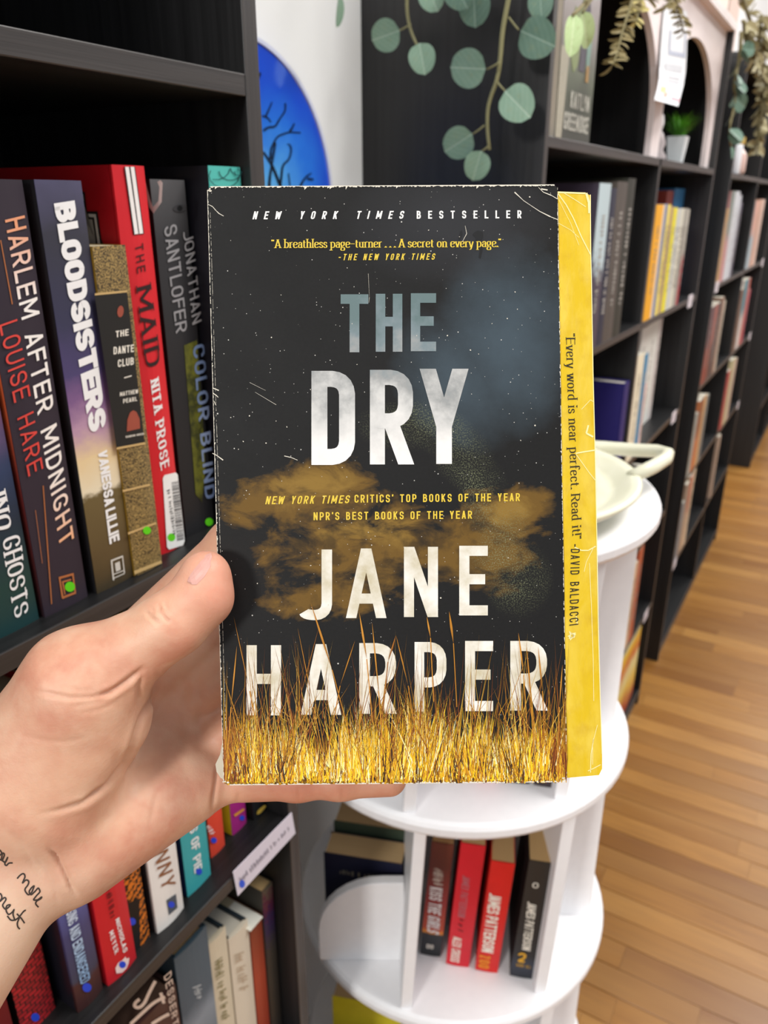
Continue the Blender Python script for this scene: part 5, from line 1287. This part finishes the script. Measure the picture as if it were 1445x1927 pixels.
# ---- little pot with grass
t = thing('potted_plant', 'small white square pot with bright green grass under the far arch', 'plant', C(1.890, -D0 - .030 - .012, SHELF[0]), PHI)
mb = MB(); a0, a1, hp = .013, .019, .056
for s0, s1, z0, z1 in ((a0, a1, 0, hp),):
    lo4 = [(-s0, -s0, z0), (s0, -s0, z0), (s0, s0, z0), (-s0, s0, z0)]; hi4 = [(-s1, -s1, z1), (s1, -s1, z1), (s1, s1, z1), (-s1, s1, z1)]; i4 = [(x * .86, y * .86, z1) for x, y, z in hi4]; d4 = [(x * .8, y * .8, z1 - .01) for x, y, z in hi4]
    mb.poly(lo4[::-1])
    for k in range(4):
        j = (k + 1) % 4; mb.poly([lo4[k], lo4[j], hi4[j], hi4[k]]); mb.poly([hi4[k], hi4[j], i4[j], i4[k]]); mb.poly([i4[k], i4[j], d4[j], d4[k]])
    mb.poly(d4)
mb.build('pot', flat('e8eef0', .35, .03), t, bevel=.0015)
mb = MB(); R_ = random.Random(8)
for k in range(190):
    a = R_.uniform(0, 6.28); r0 = R_.uniform(0, .012); sp_ = R_.uniform(.01, .048); hh = R_.uniform(.03, .085); w = R_.uniform(.0009, .0018); px0, py0 = r0 * math.cos(a), r0 * math.sin(a); tx, ty = -math.sin(a) * w, math.cos(a) * w
    prev = None
    for q in (0, .35, .7, 1):
        x, y, z = px0 + sp_ * q ** 1.7 * math.cos(a), py0 + sp_ * q ** 1.7 * math.sin(a), hp - .008 + hh * (q - .35 * q * q)
        f = 1 - q * .9; cur = [(x - tx * f, y - ty * f, z), (x + tx * f, y + ty * f, z)]
        if prev: mb.poly([prev[0], prev[1], cur[1], cur[0]])
        prev = cur
gr_ = mb.build('grass_tuft', grad('grass_green', .13, [(.3, '2f6a12'), (.7, '58a51e'), (1, '8ac23e')]), t); gr_['kind'] = 'stuff'
# small ornament left of the pot
t = thing('trinket', 'pale blurred ornament beside the white pot on the shelf', 'ornament', C(1.720, -D0 - .045, SHELF[0]), PHI)
mb = MB(); mb.lathe([(.001, 0), (.018, 0), (.020, .01), (.012, .022), (.016, .034), (.010, .05), (.004, .058), (.0005, .06)], 16); mb.build('figure', flat('b9aeae', .4), t, smooth=True)
mb = MB(); mb.tube([(.0, 0, .05), (.012, 0, .07), (.02, 0, .085)], [.004, .006, .002], 8); mb.build('tip', flat('d8d2d0', .4), t, smooth=True)
# top of third case: jars, frame
t = thing('jar', 'pink glass jar on the top shelf past the arches', 'jar', C(2.66, -D0 - .04, SHELF[0]), PHI)
mb = MB(); mb.lathe([(.001, 0), (.034, 0), (.040, .01), (.040, .05), (.032, .064), (.026, .07), (.026, .085), (.001, .086)], 24); mb.build('body', flat('d6b6ac', .3), t, smooth=True)
mb = MB(); mb.lathe([(.001, .082), (.029, .082), (.029, .1), (.001, .102)], 20); mb.build('lid', flat('c2a24c', .3), t)
t = thing('candle', 'white pillar candle beside the pink jar', 'candle', C(2.56, -D0 - .03, SHELF[0]), PHI)
mb = MB(); mb.lathe([(.001, 0), (.028, 0), (.029, .004), (.029, .072), (.026, .076), (.001, .074)], 24); mb.build('wax', flat('dfe1e6', .5), t, smooth=True); mb = MB(); mb.tube([(0, 0, .072), (.001, 0, .083)], .0012, 6); mb.build('wick', flat('2a2626', .8), t)
t = thing('gift_box', 'tan patterned box behind the jar past the arches', 'box', C(2.63, -D0 - .13, SHELF[0]), PHI)
mb = MB(); mb.box((0, 0, 0), (.14, .08, .11)); mb.build('body', flat('bfa08e', .6, .2), t, bevel=.002); mb = MB(); mb.box((-.003, -.003, .11), (.143, .083, .132)); mb.build('lid', flat('d0a8a0', .6, .15), t, bevel=.002)
for i, (u0, w, c, nm, hgt) in enumerate(((2.44, .26, '8f8a88', 'grey', .75), (2.74, .20, 'e3cfc4', 'blush', .62), (2.97, .22, 'ecdcd0', 'ivory', .70), (3.22, .2, 'd9c0b4', 'rose beige', .66))):
    t = thing('canvas_panel', nm + ' stretched canvas panel standing on the bookcase past the arches', 'panel', C(u0, -D0 - .20, .3555), PHI)
    mb = MB(); mb.box((0, 0, 0), (w, .018, hgt)); mb.build('canvas', flat(c, .8, .06), t, bevel=.002); mb = MB(); mb.box((.01, .018, .01), (w - .01, .034, hgt - .01)); mb.build('stretcher', flat('b89a70', .7), t)

# ================================================================ round blue glass on the wall
cu, cz, rg = .700, .000, .155
t = thing('glass_disc', 'round blue stained glass disc with black tree branches on the white wall', 'ornament', C(cu, -WALL + .012, cz), PHI)
def blue_glass():
    t_ = NT('blue_glass'); co = t_.coord(); ln = t_.n('ShaderNodeVectorMath', operation='LENGTH'); t_.link(t_.mapping(co, loc=(-.035, 0, .04), scale=(1, 0, .8)), ln.inputs[0])
    v = t_.noise(co, 22, 3); f = t_.math('ADD', ln.outputs['Value'], t_.math('MULTIPLY', t_.math('SUBTRACT', v, .5), .05))
    m = t_.done(t_.ramp(f, [(.02, '9fd6fa'), (.06, '5fb4fa'), (.10, '2f7df0'), (.14, '2458e0'), (.19, '2a3fc4')]), .08, .6)
    t_.b.inputs['Transmission Weight'].default_value = .15
    t_.link(t_.ramp(f, [(.02, '9fd6fa'), (.06, '5fb4fa'), (.10, '2f7df0'), (.14, '2458e0'), (.19, '2a3fc4')]), t_.b.inputs['Emission Color']); t_.b.inputs['Emission Strength'].default_value = 0.0
    return m
mb = MB(); mb.prism([(rg * math.cos(a), 0, rg * math.sin(a)) for a in (2 * math.pi * k / 96 for k in range(96))], (0, -.005, 0)); mb.build('glass', blue_glass(), t)
mb = MB()
for k in range(96):
    a, b2 = 2 * math.pi * k / 96, 2 * math.pi * (k + 1) / 96
    P = lambda r, y, w: (r * math.cos(w), y, r * math.sin(w))
    mb.poly([P(rg, -.007, a), P(rg, -.007, b2), P(rg + .004, -.007, b2), P(rg + .004, -.007, a)][::-1]); mb.poly([P(rg + .004, -.007, a), P(rg + .004, -.007, b2), P(rg + .004, .006, b2), P(rg + .004, .006, a)][::-1]); mb.poly([P(rg, -.007, a), P(rg, .006, a), P(rg, .006, b2), P(rg, -.007, b2)][::-1])
mb.build('rim', flat('cdd2e8', .4), t)
gp = (C(0, -WALL + .0178, 0), NX); mb = MB()
def branch(pts, w0, w1):
    pts = rp(pts, 7, 4); n = len(pts)
    for k in range(n - 1):
        w = w0 + (w1 - w0) * k / n; (xa, ya), (xb, yb) = pts[k], pts[k + 1]; d = math.hypot(xb - xa, yb - ya) or 1; nx, ny = -(yb - ya) / d * w, (xb - xa) / d * w
        mb.poly([pix_plane(x, y, *gp) for x, y in ((xa + nx, ya + ny), (xb + nx, yb + ny), (xb - nx, yb - ny), (xa - nx, ya - ny))])
for pts, a, b2 in (([(540, 380), (526, 345), (512, 310), (496, 286)], 3, 1.6), ([(509, 300), (510, 280), (522, 256), (545, 248), (566, 250)], 2, 1), ([(545, 248), (552, 238), (554, 232)], 2, .8), ([(496, 246), (506, 238), (518, 240), (526, 224), (538, 208), (537, 194)], 2, 1.2), ([(528, 350), (532, 310), (545, 300), (549, 280), (545, 270), (541, 272)], 2, 1), ([(494, 218), (504, 220), (510, 230)], 1.5, .8), ([(500, 220), (508, 202), (512, 192)], 1.6, .8), ([(558, 380), (566, 348), (576, 332), (586, 326)], 2.4, 1), ([(578, 336), (590, 338)], 2, 1), ([(546, 350), (543, 326)], 1, .6)):
    branch(pts, a, b2)
def lbranch(pts, w0, w1):
    pts = rp(pts, .012, 4); n = len(pts)
    for k in range(n - 1):
        w = w0 + (w1 - w0) * k / n; (xa, za), (xb, zb) = pts[k], pts[k + 1]; d = math.hypot(xb - xa, zb - za) or 1; nx, nz = -(zb - za) / d * w, (xb - xa) / d * w
        mb.poly([t.matrix_basis @ Vector((x, -.0056 - len(mb.f) * 2e-6, z)) for x, z in ((xa + nx, za + nz), (xb + nx, zb + nz), (xb - nx, zb - nz), (xa - nx, za - nz))])
for pts, a, b2 in (([(.000, -.152), (.004, -.11), (.018, -.07), (.030, -.035), (.058, -.012)], .011, .003), ([(.018, -.075), (-.012, -.035), (-.02, .01), (-.05, .05), (-.06, .09)], .006, .001), ([(-.02, .005), (.01, .05), (.015, .10), (.03, .125)], .003, .001), ([(-.012, -.04), (-.06, -.02), (-.09, .02), (-.12, .03)], .004, .001), ([(-.08, .01), (-.1, -.02), (-.125, -.03)], .0025, .001), ([(.002, -.1), (-.04, -.09), (-.08, -.06), (-.11, -.065)], .004, .001), ([(.02, -.07), (.07, -.06), (.1, -.04), (.13, -.045)], .004, .001), ([(.03, -.03), (.035, .02), (.05, .06)], .003, .001)):
    lbranch(pts, a, b2)
mb.build('branches', flat('0d1420', .4), t, world=True)

# ================================================================ garlands
def leaf_mesh(name, w, l, cup, mat, n=12):
    """rounded leaf, stalk at the origin, along +y, facing +z"""
    mb = MB(); L_, R2 = [], []
    for k in range(n + 1):
        q = k / n; half = w * math.sqrt(max(0, 1 - (2 * q - 1) ** 2)) * (1 - .12 * (2 * q - 1)); y = l * q; z = cup * (q - q * q)
        L_.append((-half, y, z + cup * .5 * (half / w))); R2.append((half, y, z + cup * .5 * (half / w)))
    for k in range(n):
        m0, m1 = (0, l * k / n, cup * ((k / n) - (k / n) ** 2)), (0, l * (k + 1) / n, cup * (((k + 1) / n) - ((k + 1) / n) ** 2))
        mb.poly([L_[k], m0, m1, L_[k + 1]]); mb.poly([m0, R2[k], R2[k + 1], m1])
    me = mb.mesh(name, mat); me.polygons.foreach_set('use_smooth', [True] * len(me.polygons)); return me
def leaf_mat(name, a, b, vein):
    t = NT(name); co = t.coord(); v = t.noise(co, 60, 4); x, y, z = t.sep(co)
    mid = t.math('LESS_THAN', t.math('ABSOLUTE', x), .0006); w = t.n('ShaderNodeTexWave'); t.link(t.mapping(co, rot=(0, 0, .8)), w.inputs['Vector']); w.inputs['Scale'].default_value = 60; w.inputs['Distortion'].default_value = 3
    c = t.mix(v, a, b); c = t.mix(t.math('MULTIPLY', w.outputs['Fac'], .10), c, vein); c = t.mix(t.math('MULTIPLY', mid, .7), c, vein)
    rim = t.ramp(t.noise(co, 180, 2), [(.55, 0.0), (.8, .3)]); c = t.mix(rim, c, '8a8a58')
    return t.done(c, .55, .3)
M_LEAF = leaf_mat('eucalyptus_leaf', '6f9078', '93b09c', 'b7cbb8')
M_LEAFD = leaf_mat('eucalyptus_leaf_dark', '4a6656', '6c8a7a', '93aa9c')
M_STEM = flat('8d8a62', .6)
def put_leaf(parent, me, p, tip, face, scale=1.0, name='leaf'):
    """leaf from stalk point p towards tip, face = the way its flat side looks"""
    y = (tip - p).normalized(); z = (face - y * face.dot(y)).normalized(); x = y.cross(z)
    M = Matrix((x, y, z)).transposed().to_4x4(); M.translation = p
    o = bpy.data.objects.new(name, me); COL.objects.link(o); o.parent = parent
    o.matrix_basis = parent.matrix_basis.inverted() @ M @ Matrix.Scale(scale, 4)
    return o
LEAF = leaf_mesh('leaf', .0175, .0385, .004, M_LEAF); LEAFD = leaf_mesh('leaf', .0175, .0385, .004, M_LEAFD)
def sideplane(u_): return (C(u_, 0, 0), -UX)
gar = thing('eucalyptus_garland', 'round-leaved green eucalyptus garland trailing down the side of the arched bookcase', 'garland', C(.90, -.42, .36), PHI)
SPL = sideplane(.905)
top1 = C(.905, -.40, .375)
st1 = [(770, -75), (769, -20), (766, 20), (773, 60), (790, 92), (793, 78)]
mb = MB()
def stem(pts, r0, r1, plane=SPL, off=0.0):
    P = [pix_plane(x, y, *plane) + plane[1] * off for x, y in rp(pts, 20, 4)]; n = len(P)
    mb.tube(P, [(r0 + (r1 - r0) * k / (n - 1)) for k in range(n)], 7)
stem([(768, -130), (769, -40), (764, 10), (772, 60), (790, 95)], .0022, .0016)
stem([(966, -130), (962, -30), (945, 60), (941, 115), (936, 150), (918, 195), (916, 240), (921, 282)], .0028, .0018)
stem([(885, -120), (880, -60), (878, -30)], .0022, .0018); stem([(1020, -120), (1015, -60), (1010, -20)], .0022, .0018)
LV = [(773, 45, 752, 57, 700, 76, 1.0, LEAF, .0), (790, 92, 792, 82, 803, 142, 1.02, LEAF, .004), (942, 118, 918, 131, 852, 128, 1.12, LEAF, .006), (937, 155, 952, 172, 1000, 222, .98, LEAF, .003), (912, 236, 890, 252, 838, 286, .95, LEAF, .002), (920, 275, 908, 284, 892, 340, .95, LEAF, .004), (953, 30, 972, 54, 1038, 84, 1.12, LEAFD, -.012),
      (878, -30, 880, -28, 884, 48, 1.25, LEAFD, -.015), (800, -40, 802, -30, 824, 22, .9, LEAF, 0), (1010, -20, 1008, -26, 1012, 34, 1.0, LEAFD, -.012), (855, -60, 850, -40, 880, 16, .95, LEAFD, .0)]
for i, (sx, sy, px0, py0, tx, ty, sc, me_, off) in enumerate(LV):
    stem([(sx, sy), ((sx + px0) / 2, (sy + py0) / 2 + 2), (px0, py0)], .0011, .0009, off=off * .5)
    a = pix_plane(px0, py0, *SPL) + SPL[1] * off; b2 = pix_plane(tx, ty, *SPL) + SPL[1] * off
    face = (CAM - a).normalized() + UX * .1 * ((i % 3) - 1) + Vector((0, 0, .15 * ((i % 2) - .5)))
    put_leaf(gar, me_, a, b2, face, sc * (b2 - a).length / .0385 / sc)
mb.tube([C(.93, -.575, .372), C(.925, -.5, .368), C(.915, -.42, .362), C(.93, -.33, .37)], .004, 8)
for x in (768, 966, 885, 1020):
    a = pix_plane(x, -130 if x < 870 or x == 966 else -120, *SPL); nn_ = (a - CAM).dot(NX)
    mb.tube([a, C(.908, nn_, (a.z - EYE) * .5 + .18), C(.920, nn_, .366)], .0024, 7)
# a leaf seen edge-on against the wall
SP2 = sideplane(.80); a, b2 = pix_plane(640, -8, *SP2), pix_plane(633, 52, *SP2); put_leaf(gar, LEAF, a, b2, RT + UP * .1 + FWD * -.32, (b2 - a).length / .0385)
mb.tube([pix_plane(650, -120, *SP2), pix_plane(644, -50, *SP2), a], .0013, 6); mb.tube([C(.93, -.575, .372), pix_plane(650, -120, *SP2)], .0013, 6)
mb.build('stem', M_STEM, gar, world=True, smooth=True)
# dried foliage over the arches
FRP = (C(0, -D0 + .045, 0), NX)
dry = thing('dried_garland', 'dried olive-brown foliage garland drooping over the white arches', 'garland', C(1.45, -D0 + .045, .36), PHI)
M_DRY = leaf_mat('dried_leaf', '6d6242', '988a5e', 'b8aa7c'); M_PALE = leaf_mat('pale_leaf', 'a9c48a', 'c3d8a4', 'd9e4c0'); M_GOLD = leaf_mat('golden_leaf', 'b3a55c', 'd6c884', 'e6dcaa')
LDRY = leaf_mesh('leaf', .0048, .030, .006, M_DRY, 7); LPALE = leaf_mesh('leaf', .0125, .046, .006, M_PALE, 9); LGOLD = leaf_mesh('leaf', .007, .030, .005, M_GOLD, 7)
mb = MB(); R_ = random.Random(31)
def fstem(pts, r0, r1): stem(pts, r0, r1, FRP)
fstem([(1150, -90), (1128, -40), (1110, -5), (1090, 18), (1078, 28)], .0030, .0016); fstem([(1150, -90), (1125, -20), (1105, 10), (1096, 24)], .0022, .0014)
for (sx, sy, tx, ty, me_, wds) in ((1080, 26, 1072, 108, LPALE, 1.25), (1096, 22, 1104, 92, LPALE, .9)):
    a, b2 = pix_plane(sx, sy, *FRP), pix_plane(tx, ty, *FRP); put_leaf(dry, me_, a, b2, NX - UX * .9 + Vector((0, 0, .1)), (b2 - a).length / .046)
def spray(pts, n, w, me_, ln, spread):
    fstem(pts, .0022, .0011)
    P = rp(pts, 20, 4)
    for k in range(n):
        q = (k + R_.random()) / n; i = min(int(q * (len(P) - 1)), len(P) - 2); f = q * (len(P) - 1) - i
        x, y = P[i][0] + (P[i + 1][0] - P[i][0]) * f, P[i][1] + (P[i + 1][1] - P[i][1]) * f
        sg = 1 if k % 2 else -1; tx, ty = x + sg * ln * R_.uniform(.6, 1.1), y + ln * R_.uniform(.1, .7)
        a = pix_plane(x, y, *FRP); dd = (a - CAM).dot(FWD) / F; b2 = a + (RT * (tx - x) - UP * (ty - y)) * dd + FWD * R_.uniform(-.008, .008)
        put_leaf(dry, me_, a, b2, NX + UX * R_.uniform(-.8, .3) + Vector((0, 0, R_.uniform(-.5, .5))), (b2 - a).length / .030)
spray([(1205, -70), (1192, -10), (1180, 30), (1168, 70), (1158, 112), (1152, 122)], 40, 1, LDRY, 24, .5)
spray([(1215, -60), (1205, 0), (1200, 30), (1196, 42)], 12, 1, LGOLD, 18, .5)
spray([(1262, -60), (1266, -10), (1276, 18), (1284, 48), (1286, 62)], 26, 1, LDRY, 18, .5)
spray([(1300, -60), (1284, -20), (1262, 2), (1250, 14)], 18, 1, LDRY, 20, .5)
spray([(1240, -60), (1228, -20), (1218, 0)], 14, 1, LDRY, 22, .5)
P = [C(1.0 + .19 * k, -D0 + .03 + .008 * (k % 2), .372 + .006 * (k % 2)) for k in range(7)]; mb.tube(P, .004, 8)
for k in range(40):
    u_ = R_.uniform(1.0, 2.1); a = C(u_, -D0 + .03, .374); b2 = a + UX * R_.uniform(-.03, .03) + NX * R_.uniform(-.01, .03) + Vector((0, 0, R_.uniform(-.015, .035))); put_leaf(dry, LDRY, a, b2, NX + Vector((0, 0, R_.uniform(-1, 1))), (b2 - a).length / .030)
mb.build('stem', flat('7d7450', .7), dry, world=True, smooth=True)
# hanging foliage on the bookcase beyond
FRP = (C(0, -D0 + .05, 0), NX)
far = thing('dried_garland', 'thick dried foliage strand hanging over the bookcase beyond the arches', 'garland', C(2.9, -D0 + .05, .36), PHI)
dry = far; mb = MB(); M_D2 = leaf_mat('dried_leaf_pale', '8f8560', 'b5ab84', 'cfc8a6'); L2 = leaf_mesh('leaf', .008, .040, .008, M_D2, 7); L3 = leaf_mesh('leaf', .016, .042, .006, M_LEAFD, 7)
LDRY_s = LDRY
def spray2(pts, n, me_, ln, base):
    fstem(pts, .004, .002); Pp = rp(pts, 20, 4)
    for k in range(n):
        q = (k + R_.random()) / n; i = min(int(q * (len(Pp) - 1)), len(Pp) - 2); x, y = Pp[i]; f = q * (len(Pp) - 1) - i; x += (Pp[i + 1][0] - x) * f; y += (Pp[i + 1][1] - y) * f
        w_ = R_.uniform(-2.6, 2.6); a = pix_plane(x, y, *FRP); b2 = a + UX * math.sin(w_) * ln * R_.uniform(.6, 1.2) + Vector((0, 0, -abs(math.cos(w_)) * ln * .6)) + NX * R_.uniform(-.02, .03)
        put_leaf(dry, me_, a, b2, NX - UX * R_.uniform(-.2, .8) + Vector((0, 0, R_.uniform(-.6, .6))), (b2 - a).length / base)
spray2([(1432, 30), (1428, 70), (1432, 110), (1436, 150), (1430, 200), (1424, 250), (1422, 280)], 110, L2, .05, .040)
spray2([(1400, 40), (1402, 80), (1412, 110), (1430, 130)], 34, L2, .045, .040)
spray2([(1395, 60), (1392, 110), (1380, 160), (1384, 190), (1370, 250), (1378, 285)], 12, L3, .045, .042)
mb.tube([C(2.5, -D0 + .03, .37), C(2.8, -D0 + .05, .375), C(3.2, -D0 + .03, .37)], .006, 8); mb.tube([pix_plane(1432, 30, *FRP), C(2.95, -D0 + .05, .375)], .004, 8); mb.tube([pix_plane(1397, 40, *FRP), C(2.7, -D0 + .05, .375)], .003, 8)
mb.build('stem', flat('7d7450', .7), far, world=True, smooth=True)
